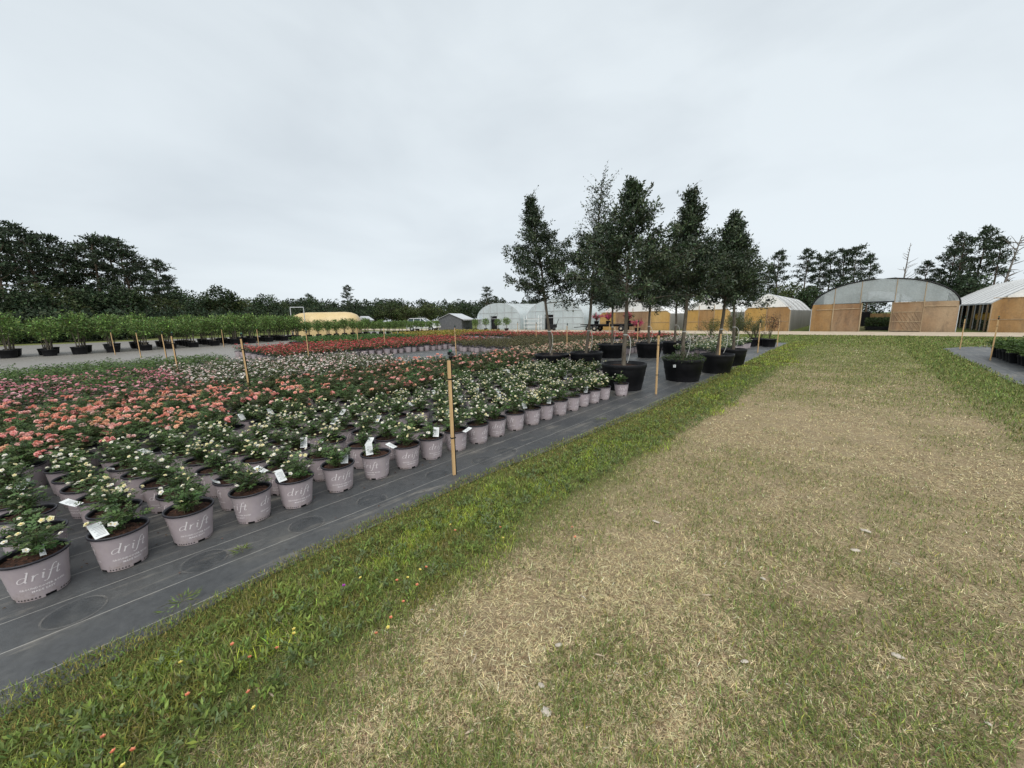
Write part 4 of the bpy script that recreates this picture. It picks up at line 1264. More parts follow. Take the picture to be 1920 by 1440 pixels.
def tunnel(name, label, x0, x1, yf, length, ev, ap, prof, roof, side_r=None, side_l=None, ribs=1.5, ridge_seams=True):
    t = thing(name, label, 'greenhouse', ((x0 + x1) / 2, yf, 0), 0, 'plastic covered greenhouses'); c = (x0 + x1) / 2
    pf = [(x - c, z) for x, z in prof]
    # curved cover, 12 mm thick
    g = Geo(); n = len(pf); ny = max(3, int(length / ribs) + 1)
    ysn = np.linspace(0.0, length, ny)
    V = [(x, y, z + (.0 if k % 2 == 0 else -.025)) for k, y in enumerate(np.linspace(0, length, 2 * ny - 1)) for x, z in pf]
    F = [(k * n + i, k * n + i + 1, (k + 1) * n + i + 1, (k + 1) * n + i) for k in range(2 * ny - 2) for i in range(n - 1)]
    g.add(V, F, 0, smooth=True)
    link('cover', g.mesh('cover', [roof], False), t)
    # hoops
    g = Geo()
    for y in ysn:
        g.tube([(x * 1.003, y, z + .012) for x, z in pf], .028, 5, 0, cap=False)
        for s in (0, -1):
            bar(g, (pf[s][0], y, 0), (pf[s][0], y, pf[s][1]), .03)
    for fr in np.linspace(.12, .88, 9):
        i = int(fr * (n - 1)); bar(g, (pf[i][0], 0, pf[i][1] - .05), (pf[i][0], length, pf[i][1] - .05), .02)
    link('hoop_frame', g.mesh('hoop_frame', [M['steel']], False), t)
    for sm, xi in ((side_l, pf[0][0]), (side_r, pf[-1][0])):
        if sm:
            g = Geo(); s = 1 if xi > 0 else -1
            g.box((min(xi, xi + .03 * s), .04, 0), (max(xi, xi + .03 * s), length, ev - .01), 0)
            link('side_wall', g.mesh('side_wall', [sm], False), t)
    return t, pf, c


YF = 40.45
# the big arch facing down the lane
pf0 = arch(-2.92, 5.12, 1.86, 3.92, 25)
t, pf, c = tunnel('greenhouse', 'big arched greenhouse with a clear top, brown stained front and open doorway, facing the lane', -2.92, 5.12, YF, 24, 1.86, 3.92, pf0, M['film_clear'], M['film_dirty'], M['film_dirty'])
ZB = 2.16
sect = [(-2.92, -1.55, 'film_orange'), (-1.55, .12, 'film_orange2'), (1.82, 3.42, 'film_orange2'), (3.42, 5.12, 'film_orange2')]
for xa, xb, mm in sect:
    g = Geo(); thick(g, outline(pf, xa - c + .02, xb - c - .02, 0.0, ZB), (-.03, 0)); link('front_panel', g.mesh('front_panel', [M[mm]], False), t)
for xa, xb in ((-2.2, -.1), (-.1, 2.3), (2.3, 4.5)):
    g = Geo(); o = outline(pf, xa - c, xb - c, ZB + .03); thick(g, o, (-.025, -.005)); link('gable_panel', g.mesh('gable_panel', [M['film_clear']], False), t)
g = Geo()
for x in (-1.55, 3.42):
    bar(g, (x - c, -.05, 0), (x - c, -.05, ZB + .1), .045)
for x in (.12, 1.82):
    bar(g, (x - c, -.05, 0), (x - c, -.05, ZB + .1), .05)
for x in (-1.55, .0, 1.9, 3.4):
    bar(g, (x - c, -.03, ZB), (x - c, -.03, float(np.interp(x - c, [p[0] for p in pf], [p[1] for p in pf]))), .025)
bar(g, (-2.6 - c, -.05, 1.72), (.1 - c, -.05, 1.78), .03); bar(g, (1.85 - c, -.05, 1.85), (5.0 - c, -.05, 1.8), .03)
link('front_frame', g.mesh('front_frame', [M['timber']], False), t)
g = Geo(); g.box((.1 - c, -.14, ZB + .04), (1.86 - c, -.03, ZB + .11)); link('door_track', g.mesh('door_track', [M['black']], False), t)
g = Geo(); g.box((1.86 - c, -.12, .06), (3.38 - c, -.09, ZB)); d = link('sliding_door', g.mesh('sliding_door', [M['film_orange2']], False), t)
g = Geo()
for z in (.1, .72, 1.42, ZB - .04):
    g.box((1.86 - c, -.15, z), (3.38 - c, -.12, z + .05))
for k in range(7):
    xa = 1.9 + k * .22; bar(g, (min(xa + .0, 3.3) - c, -.14, 1.4 if k < 6 else 1.0), (min(xa + .75, 3.36) - c, -.14, .12 + max(0, (xa + .75 - 3.36)) * 1.6), .012)
link('door_frame', g.mesh('door_frame', [M['timber']], False), d)
g = Geo(); pfo = [(x * 1.006, z + .02) for x, z in pf]; g.tube([(x, -.03, z) for x, z in pfo], .05, 6, 0, cap=False); link('edge_strip', g.mesh('edge_strip', [M['black']], False), t)
# inside the doorway
g = Geo(); n = 3500; rng = np.random.default_rng(5)
P = np.column_stack([rng.uniform(.55, 2.3, n), rng.uniform(43.5, 48, n), .1 + .85 * rng.random(n) ** .7]); g.cards(P, rdir(n, .5), rdir(n, .8), .16, .08, 0, colv((.06, .09, .03), n, .3), .15)
g.box((.55, 43.5, .0), (2.3, 48, .3), 1)
link('leafy_plants', g.mesh('leafy_plants', [M['leaf'], M['black']]), kind='stuff', label='dark leafy plants massed inside the greenhouse doorway', cat='plants')
g = Geo(); g.box((-1.2, 55, .02), (.9, 55.1, 1.5), 0); link('opening_shade', g.mesh('opening_shade', [M['black']], False), None, label='black panel for the shade of the opening at the back of the big greenhouse', cat='shade_panel')  # added black panel stands in for the shade of the opening beyond
g = Geo(); g.box((.7, 56, 0), (3.0, 56.06, 1.3), 0); link('stained_sheet', g.mesh('stained_sheet', [M['film_orange']], False), None, label='orange stained plastic sheet seen through the greenhouse doorway', cat='sheet')

# left neighbours: front stained, white roof, pale side wall
def plain_front(t, pf, c, ev, mats_, zb, cols=3):
    x0, x1 = pf[0][0], pf[-1][0]; w = (x1 - x0) / cols
    for k in range(cols):
        g = Geo(); thick(g, outline(pf, x0 + k * w + .015, x0 + (k + 1) * w - .015, 0, zb), (-.03, 0)); link('front_panel', g.mesh('front_panel', [M[mats_[k % len(mats_)]]], False), t)
    g = Geo(); px = [p[0] for p in pf]; pz = [p[1] for p in pf]
    xa = x0 + .02 + next((q for q in np.linspace(0, (x1 - x0) / 2, 60) if np.interp(x0 + q, px, pz) > zb + .04), 0); xb = -xa
    thick(g, outline(pf, xa, xb, zb + .02), (-.03, 0)); link('gable_panel', g.mesh('gable_panel', [M['film_white' if mats_[0] != 'film_new' else 'film_new']], False), t)
    g = Geo()
    for k in range(1, cols):
        bar(g, (x0 + k * w, -.05, 0), (x0 + k * w, -.05, min(zb + .4, float(np.interp(x0 + k * w, px, pz)))), .03)
    bar(g, (x0, -.05, zb), (x1, -.05, zb), .025); bar(g, (x0, -.05, .85), (x1, -.05, .85), .018)
    for s in (x0, x1):
        bar(g, (s, -.04, 0), (s, -.04, ev), .04)
    link('front_frame', g.mesh('front_frame', [M['steel' if mats_[0] == 'film_new' else 'timber']], False), t)


def striped_roof(t, pf, length, m, w_=.62, st_=1.15):
    """lighter strips lapped over the cover, as the roof shows them"""
    n = len(pf)
    k = 0; y = .3
    while y < length - .5:
        g = Geo(); V = [(x * 1.004, yy, z + .03) for yy in (y, y + w_) for x, z in pf]
        g.add(V, [(i, i + 1, n + i + 1, n + i) for i in range(n - 1)], 0, smooth=True)
        link('roof_strip', g.mesh('roof_strip', [m], False), t)
        y += st_; k += 1


pfb = gothic(-7.7, -4.35, 1.78, 3.2)
t, pf, c = tunnel('greenhouse', 'narrow pointed greenhouse with golden front left of the big arch', -7.7, -4.35, YF - .1, 19, 1.78, 3.2, pfb, M['film_dirty'], M['film_dirty'], M['film_dirty'])
plain_front(t, pf, c, 1.78, ['film_gold', 'film_orange', 'film_gold'], 2.05, 2); striped_roof(t, pf, 19, M['film_white'])
g = Geo(); g.lathe([(.11, 0), (.1, .02), (.001, .02)], 12, 0); vf = link('vent_fan', g.mesh('vent_fan', [M['black']], False), t, (.05, -.06, 2.7)); vf.rotation_euler = (PI / 2, 0, 0)
pfd = gothic(-13.0, -8.9, 1.75, 3.2)
t, pf, c = tunnel('greenhouse', 'golden fronted greenhouse behind the last potted oaks', -13.0, -8.9, YF, 19, 1.75, 3.2, pfd, M['film_white'], M['film_dirty'], M['film_dirty'])
plain_front(t, pf, c, 1.75, ['film_gold', 'film_orange', 'film_gold'], 2.0, 3)
pfc = gothic(-22.4, -14.4, 1.75, 3.6)
t, pf, c = tunnel('greenhouse', 'wide stained greenhouse behind the flower wagon', -22.4, -14.4, YF, 19, 1.75, 3.6, pfc, M['film_white'], M['film_dirty'], M['film_dirty'])
plain_front(t, pf, c, 1.75, ['film_gold', 'film_orange2', 'film_orange2', 'film_gold'], 2.0, 4)
# right neighbour with open side
pfe = gothic(6.55, 14.8, 1.93, 4.1)
t, pf, c = tunnel('greenhouse', 'white roofed greenhouse with open posts at the right edge', 6.55, 14.8, YF + .1, 24, 1.93, 4.1, pfe, M['film_dirty'], None, None, 2.2)
plain_front(t, pf, c, 1.93, ['film_orange', 'film_orange2', 'film_orange'], 2.25, 3); striped_roof(t, pf, 24, M['film_white'], 1.75, 2.0)
g = Geo(); g.box((pf[0][0] - .05, -.02, 1.86), (pf[0][0] + .04, 24, 1.96)); link('eave_board', g.mesh('eave_board', [M['steel']], False), t)
g = Geo()
for k in range(9):
    g.box((pf[0][0] - .04, 1.0 + k * 2.2, 0), (pf[0][0] + .04, 1.09 + k * 2.2, 1.86))
link('side_posts', g.mesh('side_posts', [M['timber']], False), t)
g = Geo(); g.box((-2.6, 4, 0), (-2.5, 22, 2.0), 0); link('interior_shade', g.mesh('interior_shade', [M['black']], False), t)  # black sheet puts in the shade of the open interior by colour
g = Geo(); n = 40
V = [(7.6 + .25 * math.sin(k * .9), 43.5 + .2 * k, z + .12 * math.sin(k * .7 + z)) for z in (.75, 1.15) for k in range(n)]
g.add(V, [(i, i + 1, n + i + 1, n + i) for i in range(n - 1)], 0); link('yellow_tarp', g.mesh('yellow_tarp', [M['tarp']], False), None, label='yellow tarp bundled inside the open sided greenhouse', cat='tarp')
n = 3000; g = Geo(); rng = np.random.default_rng(6); P = np.column_stack([rng.uniform(6.9, 7.6, n), rng.uniform(41.6, 60, n), .08 + .55 * rng.random(n)]); g.cards(P, rdir(n, .5), rdir(n, .8), .16, .08, 0, colv((.07, .10, .06), n, .3), .15)
g.box((6.9, 41.6, 0), (7.6, 60, .25), 1)
link('leafy_plants', g.mesh('leafy_plants', [M['leaf'], M['black']]), kind='stuff', label='grey green plants inside the open sided greenhouse', cat='plants')

# two clear tunnels at left
for xa, xb, apx, lb in ((-43.3, -34.7, 3.75, 'left clear plastic tunnel house with round front and dark doorway'), (-33.4, -24.6, 3.85, 'right clear plastic tunnel house behind the shelf rack')):
    pfx = arch(xa, xb, 1.55, apx, 21)
    t, pf, c = tunnel('greenhouse', lb, xa, xb, YF, 22, 1.55, apx, pfx, M['film_new'], M['film_new'], M['film_new'], 2.0)
    w = (pf[-1][0] - pf[0][0]) / 6
    for k in range(6):
        if k == 2:
            g = Geo(); thick(g, outline(pf, pf[0][0] + k * w + .01, pf[0][0] + (k + 1) * w - .01, 1.95, None), (-.03, 0))
        else:
            g = Geo(); thick(g, outline(pf, pf[0][0] + k * w + .01, pf[0][0] + (k + 1) * w - .01, 0, None), (-.03, 0))
        link('front_panel', g.mesh('front_panel', [M['film_new']], False), t)
    g = Geo(); px = [p[0] for p in pf]; pz = [p[1] for p in pf]
    for k in range(0, 7):
        bar(g, (pf[0][0] + k * w, -.05, 0), (pf[0][0] + k * w, -.05, float(np.interp(pf[0][0] + k * w, px, pz))), .04)
    for z in (.8, 1.55, 2.4):
        q = [v for v in np.linspace(px[0], 0, 80) if np.interp(v, px, pz) >= z]; xl = q[0] if q else px[0]
        if z < 1:
            bar(g, (xl, -.05, z), (px[0] + 2 * w, -.05, z), .025); bar(g, (px[0] + 3 * w, -.05, z), (-xl, -.05, z), .025)
        else:
            bar(g, (xl, -.05, z), (-xl, -.05, z), .03)
    bar(g, (px[0] + 2 * w, -.05, 1.6), (px[0] + 3 * w, -.05, 2.4), .02)
    link('front_frame', g.mesh('front_frame', [M['steel']], False), t)
    g = Geo(); g.box((px[0] + 2 * w + .06, .1, 0), (px[0] + 3 * w - .06, .16, 1.93)); link('doorway', g.mesh('doorway', [M['black']], False), t)  # black board fills the opening to paint its inside dark

# yellow cover tunnel, grey shed, small roof
t = thing('tunnel_house', 'long rounded yellow covered tunnel behind the potted tree line', 'greenhouse', (-48.5, 20.2, 0), .95)
g = Geo(); L_ = 7.6; prof = [(y, z) for y, z in arch(-1.9, 1.9, .9, 2.75, 13, 2.4)]
V, F = [], []
stn = [(-L_ / 2, .0), (-L_ / 2 + .05, .45), (-L_ / 2 + .35, .75), (-L_ / 2 + .9, .93), (-L_ / 2 + 1.6, 1.0), (L_ / 2 - 1.6, 1.0), (L_ / 2 - .9, .93), (L_ / 2 - .35, .75), (L_ / 2 - .05, .45), (L_ / 2, .0)]
for x, s in stn:
    V += [(x, y * (.5 + .5 * s), .0 if i in (0, 14) else max(.02, z * (.55 + .45 * s))) for i, (y, z) in enumerate([(-1.9, 0)] + prof + [(1.9, 0)])]
m_ = 15
F = [(a * m_ + i, a * m_ + i + 1, (a + 1) * m_ + i + 1, (a + 1) * m_ + i) for a in range(len(stn) - 1) for i in range(m_ - 1)]
g.add(V, F, 0, smooth=True)
g.add(V[:m_], [tuple(range(m_))]); g.add(V[-m_:], [tuple(range(m_))[::-1]])
link('cover', g.mesh('cover', [M['film_yellow']], False), t)
g = Geo(); bar(g, (-3.3, -2.1, 0), (-3.3, -2.1, 3.3), .05); bar(g, (-1.9, -2.1, 0), (-1.9, -2.1, 3.3), .05); bar(g, (-3.3, -2.1, 3.3), (-1.9, -2.1, 3.3), .05); link('pipe_frame', g.mesh('pipe_frame', [M['steel']], False), t)

t = thing('shed', 'dark grey metal shed with pale pitched roof left of the clear tunnels', 'shed', (-47.3, 39.6, 0), .5); t.scale = (.62, .62, .72)
g = Geo(); thick(g, [(-3, 0), (-3, 2.2), (0, 3.3), (3, 2.2), (3, 0)], (-4, 4)); link('wall', g.mesh('wall', [M['greymetal']], False), t)
for s in (-1, 1):
    g = Geo(); V = [(0, -4.3, 3.4), (s * 3.4, -4.3, 2.16), (s * 3.4, 4.3, 2.16), (0, 4.3, 3.4)]; V += [(x, y, z + .06) for x, y, z in V]
    g.add(V, [(0, 1, 2, 3), (4, 5, 6, 7), (0, 1, 5, 4), (1, 2, 6, 5), (2, 3, 7, 6), (3, 0, 4, 7)]); link('roof_panel', g.mesh('roof_panel', [M['lightroof']], False), t)
g = Geo(); g.box((3.4, -3.9, 2.0), (7.5, 3.9, 2.12)); 
for y in (-3.7, 3.7):
    bar(g, (7.3, y, 0), (7.3, y, 2.0), .06)
link('lean_to', g.mesh('lean_to', [M['lightroof']], False), t)
t = thing('shed', 'low white roofed shelter at the foot of the far trees', 'shed', (-56, 29, 0), .6); t.scale = (.6, .6, .85)
g = Geo(); thick(g, [(-1.6, 2.0), (0, 2.75), (1.6, 2.0)], (-2, 2)); link('roof', g.mesh('roof', [M['lightroof']], False), t)
g = Geo(); [bar(g, (x, y, 0), (x, y, 2.1), .06) for x in (-1.4, 1.4) for y in (-1.8, 1.8)]; link('posts', g.mesh('posts', [M['timber']], False), t)

# ------------------------------------------------------------------ white suv
t = thing('parked_car', 'white SUV parked behind the potted trees before the wood', 'car', (-47.5, 33.6, 0), math.radians(30))
sec = [(-2.35, .55, .95, .80), (-2.3, .42, 1.05, .9), (-1.6, .38, 1.08, .93), (1.0, .38, 1.08, .93), (1.15, .38, 1.06, .93), (2.2, .42, .98, .88), (2.38, .5, .85, .78)]
g = Geo(); V = []
for x, z0, z1, hw in sec:
    V += [(x, -hw, z0), (x, -hw, z1 - .1), (x, -hw + .08, z1), (x, hw - .08, z1), (x, hw, z1 - .1), (x, hw, z0)]
F = [(a * 6 + i, a * 6 + (i + 1) % 6, (a + 1) * 6 + (i + 1) % 6, (a + 1) * 6 + i) for a in range(len(sec) - 1) for i in range(6)]
g.add(V, F, 0, smooth=False); g.add(V[:6], [(0, 1, 2, 3, 4, 5)]); g.add(V[-6:], [(5, 4, 3, 2, 1, 0)]); link('body', g.mesh('body', [M['carpaint']], False), t)
g = Geo(); cab = [(-2.2, 1.08, .86), (-2.0, 1.72, .72), (.15, 1.76, .72), (1.15, 1.07, .84)]
V = [(x, -w, z) for x, z, w in cab] + [(x, w, z) for x, z, w in cab]
g.add(V, [(0, 1, 2, 3), (7, 6, 5, 4)], 1); g.add(V, [(1, 5, 6, 2)], 0); g.add(V, [(2, 6, 7, 3), (0, 4, 5, 1)], 1)
link('cabin', g.mesh('cabin', [M['carpaint'], M['glass']], False), t)
g = Geo()
for s in (-1, 1):
    for xa, za, xb, zb in ((-2.2, 1.08, -2.0, 1.74), (-1.15, 1.08, -1.15, 1.74), (-.15, 1.08, -.1, 1.75), (1.15, 1.07, .15, 1.76)):
        bar(g, (xa, s * .865, za), (xb, s * .735, zb), .045)
    bar(g, (-1.9, s * .62, 1.83), (.1, s * .62, 1.85), .03)
link('pillars', g.mesh('pillars', [M['carpaint']], False), t)
for x in (-1.45, 1.5):
    for s in (-1, 1):
        g = Geo(); g.lathe([(.2, -.1), (.36, -.1), (.37, 0), (.36, .1), (.2, .1)], 18, 0); g.lathe([(.001, .08), (.2, .09)], 14, 1); g.lathe([(.2, -.09), (.001, -.08)], 14, 1)
        w = link('wheel', g.mesh('wheel', [M['rubber'], M['steel']], False), t, (x, s * .84, .37)); w.rotation_euler = (PI / 2, 0, 0)
for s in (-1, 1):
    g = Geo(); g.box((2.3, s * .62 - .14, .72), (2.4, s * .62 + .14, .88)); link('headlight', g.mesh('headlight', [M['glass']], False), t)
    g = Geo(); g.box((.85, s * .98 - .09, 1.08), (.98, s * .98 + .09, 1.24)); link('side_mirror', g.mesh('side_mirror', [M['carpaint']], False), t)

# ------------------------------------------------------------------ flat wagon with bougainvillea, shelf rack, tubs
t = thing('flat_wagon', 'dark flat farm wagon parked before the stained greenhouse', 'wagon', (-19.3, 37.6, 0), .08)
g = Geo(); g.box((-3.4, -.8, .66), (2.6, .8, .76)); link('deck', g.mesh('deck', [M['black']], False), t)
g = Geo(); g.box((-2.9, -.3, .5), (2.2, .3, .66)); bar(g, (-4.6, 0, .4), (-2.9, 0, .55), .04); link('chassis', g.mesh('chassis', [M['rubber']], False), t)
for x in (-2.5, -1.75, 1.2):
    for s in (-1, 1):
        g = Geo(); g.lathe([(.12, -.09), (.3, -.09), (.32, 0), (.3, .09), (.12, .09)], 16, 0); g.lathe([(.001, .07), (.15, .075)], 12, 1); g.lathe([(.15, -.075), (.001, -.07)], 12, 1)
        w = link('wheel', g.mesh('wheel', [M['rubber'], M['stone']], False), t, (x, s * .72, .32)); w.rotation_euler = (PI / 2, 0, 0)
for i, (x, y, z, lb) in enumerate(((-21.2, 37.5, .76, 'magenta bougainvillea in a pot at the left of the wagon'), (-19.9, 37.7, .76, 'magenta bougainvillea in a pot amid the wagon deck'), (-17.6, 37.7, .76, 'magenta bougainvillea in a dark tub at the right of the wagon'), (-16.4, 37.2, 0.02, 'magenta bougainvillea in a dark tub on the ground right of the wagon'))):
    q = thing('potted_bougainvillea', lb, 'flowering shrub', (x, y, z), i, 'bougainvilleas at the wagon')
    link('tub', TUBM if i == 3 else TUBS, q)
    a, b = shrub(1700 + i, .75, 1.3, 14, 800, [(.05, .08, .03), (.4, .05, .12), (.5, .08, .16), (.36, .04, .09)], .11, .3, .25); link('stems', a, q); link('foliage', b, q, kind='stuff')
t = thing('shelf_rack', 'white slatted plant rack before the right clear tunnel', 'rack', (-31.0, 38.6, 0), .1)
g = Geo(); [bar(g, (x, y, 0), (x, y, 1.9), .03) for x in (-1.1, 1.1) for y in (-.3, .3)]; link('posts', g.mesh('posts', [M['whitepaint']], False), t)
for z in (.4, .9, 1.4):
    g = Geo(); g.box((-1.15, -.33, z), (1.15, .33, z + .05)); link('shelf', g.mesh('shelf', [M['whitepaint']], False), t)
t = thing('utility_cart', 'small dark cart standing before the right clear tunnel', 'cart', (-27.6, 38.2, 0), .4)
g = Geo(); g.box((-.5, -.35, .35), (.5, .35, .75)); bar(g, (.5, 0, .7), (.8, 0, 1.4), .03); link('body', g.mesh('body', [M['black']], False), t)
for s in (-.3, .3):
    g = Geo(); g.lathe([(.02, -.05), (.2, -.05), (.2, .05), (.02, .05)], 12, 0); w = link('wheel', g.mesh('wheel', [M['rubber']], False), t, (s, -.38, .2)); w.rotation_euler = (PI / 2, 0, 0)

# ------------------------------------------------------------------ woods
def pine(seed, Ht, cb, R, dens=1.0, bare=0.0):
    global rng
    rng = np.random.default_rng(seed)
    tr, cr_ = Geo(), Geo(); n = 9
    zz = np.linspace(0, Ht * .98, n); wx = np.cumsum(rng.normal(0, .09, n)); wy = np.cumsum(rng.normal(0, .09, n)); wx -= wx[0]; wy -= wy[0]
    tr.tube(np.column_stack([wx, wy, zz]), np.linspace(.23, .05, n) * Ht / 13, 7, 0)
    at = lambda z: np.array([np.interp(z, zz, wx), np.interp(z, zz, wy), z])
    P, D, C, nb = [], [], [], int(27 * dens)
    for i in range(nb):
        f = (i + rng.random()) / nb; z0 = Ht * (cb + (1 - cb) * f)
        L = R * (1 - f ** 2.2 * .72) * (.45 + .55 * min(1, f * 3 + .3)) * rng.uniform(.55, 1.15)
        a = i * 2.399 + rng.normal(0, .5); el = rng.uniform(-.1, .45) + .35 * f
        d = np.array([math.cos(a) * math.cos(el), math.sin(a) * math.cos(el), math.sin(el)])
        p0 = at(z0); pts = bez(p0, p0 + d * L * .4 - np.array([0, 0, .05 * L]), p0 + d * L * .75, p0 + d * L + np.array([0, 0, .14 * L]), 5)
        tr.tube(pts, np.linspace(.05, .015, 5), 4, 0, cap=False)
        if rng.random() < bare:
            continue
        for j in range(6):
            t_ = .5 + .54 * (j + rng.random()) / 6
            q = p0 + (pts[-1] - p0) * min(t_, 1.02) + rng.normal(0, .16 * L, 3) * np.array([1, 1, .3])
            m_ = 16
            dd = rdir(m_, .55); P.append(q + rng.normal(0, .15, (m_, 3)) * np.array([1.5, 1.5, .55])); D.append(dd); C.append(colv((.032, .047, .026), m_, .32, .08) * rng.uniform(.8, 1.3))
    P, D, C = np.concatenate(P), np.concatenate(D), np.concatenate(C)
    L = rng.uniform(.28, .5, len(P))
    cr_.cards(P, D, rdir(len(P)), L, L * .34, 0, np.clip(C, .004, 1), .1)
    return tr.mesh('trunk', [M['pinebark']], False), cr_.mesh('crown', [M['needle']])


def hardwood_geo(seed, Ht, R, ncl=60, per=60, col=(.03, .046, .018), leaf=.34, skirt=.12):
    global rng
    rng = np.random.default_rng(seed)
    tr, cr_ = Geo(), Geo()
    tr.tube([(0, 0, 0), (rng.normal(0, .1), rng.normal(0, .1), Ht * .3), (rng.normal(0, .2), rng.normal(0, .2), Ht * .7)], [.22, .16, .06], 7, 0)
    P, D, C = [], [], []
    for i in range(ncl):
        d = rdir(1)[0]; r = rng.random() ** .35
        c = np.array([d[0] * R * r, d[1] * R * r, Ht * (skirt + (1 - skirt) * .5) + d[2] * Ht * (1 - skirt) * .46 * r])
        if i % 4 == 0:
            tr.tube([(0, 0, max(.2 * Ht, c[2] * .6)), c * np.array([.6, .6, .9]), c], [.09, .05, .02], 4, 0, cap=False)
        cr = R * rng.uniform(.2, .36); dd = rdir(per, .25)
        P.append(c + dd * cr * (rng.random((per, 1)) ** .4)); D.append(dd + rng.normal(0, .6, (per, 3))); C.append(colv(np.array(col) * rng.uniform(.7, 1.35), per, .25, .1))
    P, D, C = np.concatenate(P), np.concatenate(D), np.concatenate(C)
    L = leaf * rng.uniform(.7, 1.3, len(P)); cr_.cards(P, D, rdir(len(P), .7), L, L * .62, 0, np.clip(C, .004, 1), .12)
    return tr, cr_


def hardwood(*a, **k):
    tr, c_ = hardwood_geo(*a, **k)
    return tr.mesh('trunk', [M['pinebark']], False), c_.mesh('crown', [M['needle']])


PV = [pine(2000 + i, 13, (.36, .45, .30, .55, .42, .28)[i], (2.9, 2.6, 3.2, 2.3, 2.9, 3.4)[i], (1.25, 1.0, 1.35, .9, 1.1, 1.4)[i]) for i in range(6)]
HV = [hardwood(2100 + i, 8, (3.0, 3.4, 2.7, 3.2)[i], 64, 60, ((.036, .056, .026), (.048, .066, .024), (.032, .05, .025), (.06, .077, .028))[i]) for i in range(4)]


def tree(name, v, x, y, s, label, group, sz=None):
    t = thing(name, label, 'tree', (x, y, 0), random.random() * 6.28, group); t.scale = (s if sz is None else sz, s if sz is None else sz, s)
    link('trunk', v[0], t); link('crown', v[1], t, kind='stuff')
    return t


# left wood: pines behind the potted trees. bearing pixel, distance, top pixel row
def polar(px, py, Dd):
    v = RMn @ np.array([(px - 960) / 715, -(py - 720) / 715, -1.0]); k = Dd / math.hypot(v[0], v[1])
    return v[0] * k, v[1] * k, H + v[2] * k


def ground_tree(name, v, px, Dd, top_py, hgt, label, group, wide=1.0):
    """a tree of native height hgt at a bearing and distance, as tall as its top shows"""
    x, y, zt = polar(px, top_py, Dd)
    s = zt / hgt
    return tree(name, v, x, y, s, label, group, s * wide)


LP = [(-70, 74, 440, 0), (-25, 70, 432, 2), (18, 76, 424, 5), (50, 72, 440, 0), (82, 78, 442, 4), (118, 76, 468, 2), (140, 82, 462, 1), (168, 76, 447, 5), (200, 80, 446, 0), (228, 76, 458, 2), (255, 83, 492, 4), (285, 92, 489, 3), (305, 96, 520, 1)]
LPW = ['beyond the frame edge', 'at the photo edge', 'with the highest crown of the left wood', 'right of the highest crown', 'above the second potted tree', 'with a low sloping crown', 'in the gap of the wood', 'with broad round crown', 'topping the round group', 'at the right of the round group', 'ending the dense wood', 'standing slim and alone right of the dense wood', 'low beside the slim lone pine']
for i, (px, Dd, tp, v) in enumerate(LP):
    ground_tree('pine_tree', PV[v], px, Dd, tp, 13.2, 'dark pine of the left wood, %s' % LPW[i], 'pines of the left wood', 1.15)
LH = [(-40, 66, 545, 2), (10, 66, 540, 0), (55, 66, 548, 2), (95, 67, 535, 1), (135, 68, 548, 0), (170, 70, 536, 2), (215, 70, 540, 0), (250, 72, 546, 1), (290, 76, 552, 3), (318, 84, 545, 0), (345, 92, 545, 2), (372, 96, 556, 1), (402, 96, 540, 0), (430, 98, 552, 3), (462, 110, 562, 2), (498, 112, 555, 0), (530, 115, 566, 1), (560, 118, 562, 2), (586, 122, 560, 0)]
for i, (px, Dd, tp, v) in enumerate(LH):
    ground_tree('broadleaf_tree', HV[v], px, Dd, tp, 8.0, ('dark broadleaf tree under the left pines, %s from the left' % ORD[i] if i < 9 else 'rounded broadleaf tree of the wood right of the left pines, %s from the left' % ORD[i - 9]), ('broadleaf trees under the left pines' if i < 9 else 'broadleaf trees right of the left pines'), 1.15)
for i, (px, Dd, tp, v, lb) in enumerate(((580, 150, 553, 5, 'pine rising from the far wood at left of centre'), (650, 170, 536, 3, 'lone tall pine rising above the far wood'), (912, 120, 539, 4, 'pine beside the left clear tunnel'), (930, 118, 556, 0, 'lower pine right of the one beside the clear tunnel'))):
    ground_tree('pine_tree', PV[v], px, Dd, tp, 13.2, lb, 'pines of the far wood', 1.0)
MID = [(735, 100, 566, 1), (760, 96, 572, 3), (700, 104, 574, 0), (800, 100, 568, 3), (840, 104, 572, 1), (875, 106, 570, 0), (905, 100, 572, 2), (665, 108, 580, 2), (945, 110, 570, 1), (630, 112, 578, 0)]
for i, (px, Dd, tp, v) in enumerate(MID):
    ground_tree('broadleaf_tree', HV[v], px, Dd, tp, 8.0, 'rounded green tree before the far wood, %s' % ('behind the yellow tunnel', 'left of the white car', 'behind the low white shelter', 'behind the white car', 'between the car and the shed', 'behind the grey shed', 'right of the grey shed', 'at the yellow tunnel end', 'behind the clear tunnel', 'over the yellow tunnel roof')[i], 'broadleaf trees before the far wood', 1.5)
low = [hardwood_geo(2200 + i, 9, 3.6, 30, 26, (.032, .048, .026), .62)[1] for i in range(3)]
g = Geo()
for i in range(60):
    px = -60 + i * 12 + random.uniform(-6, 6); x, y, zt = polar(px, random.uniform(572, 590), random.uniform(62, 66) + max(0, px - 250) * .06); g.put(low[i % 3], [(x, y, -.6, random.random() * 6.28, max(zt, 2.0) / 8.0)])
link('undergrowth', g.mesh('undergrowth', [M['needle']]), kind='stuff', label='dark undergrowth along the foot of the left wood', cat='undergrowth')
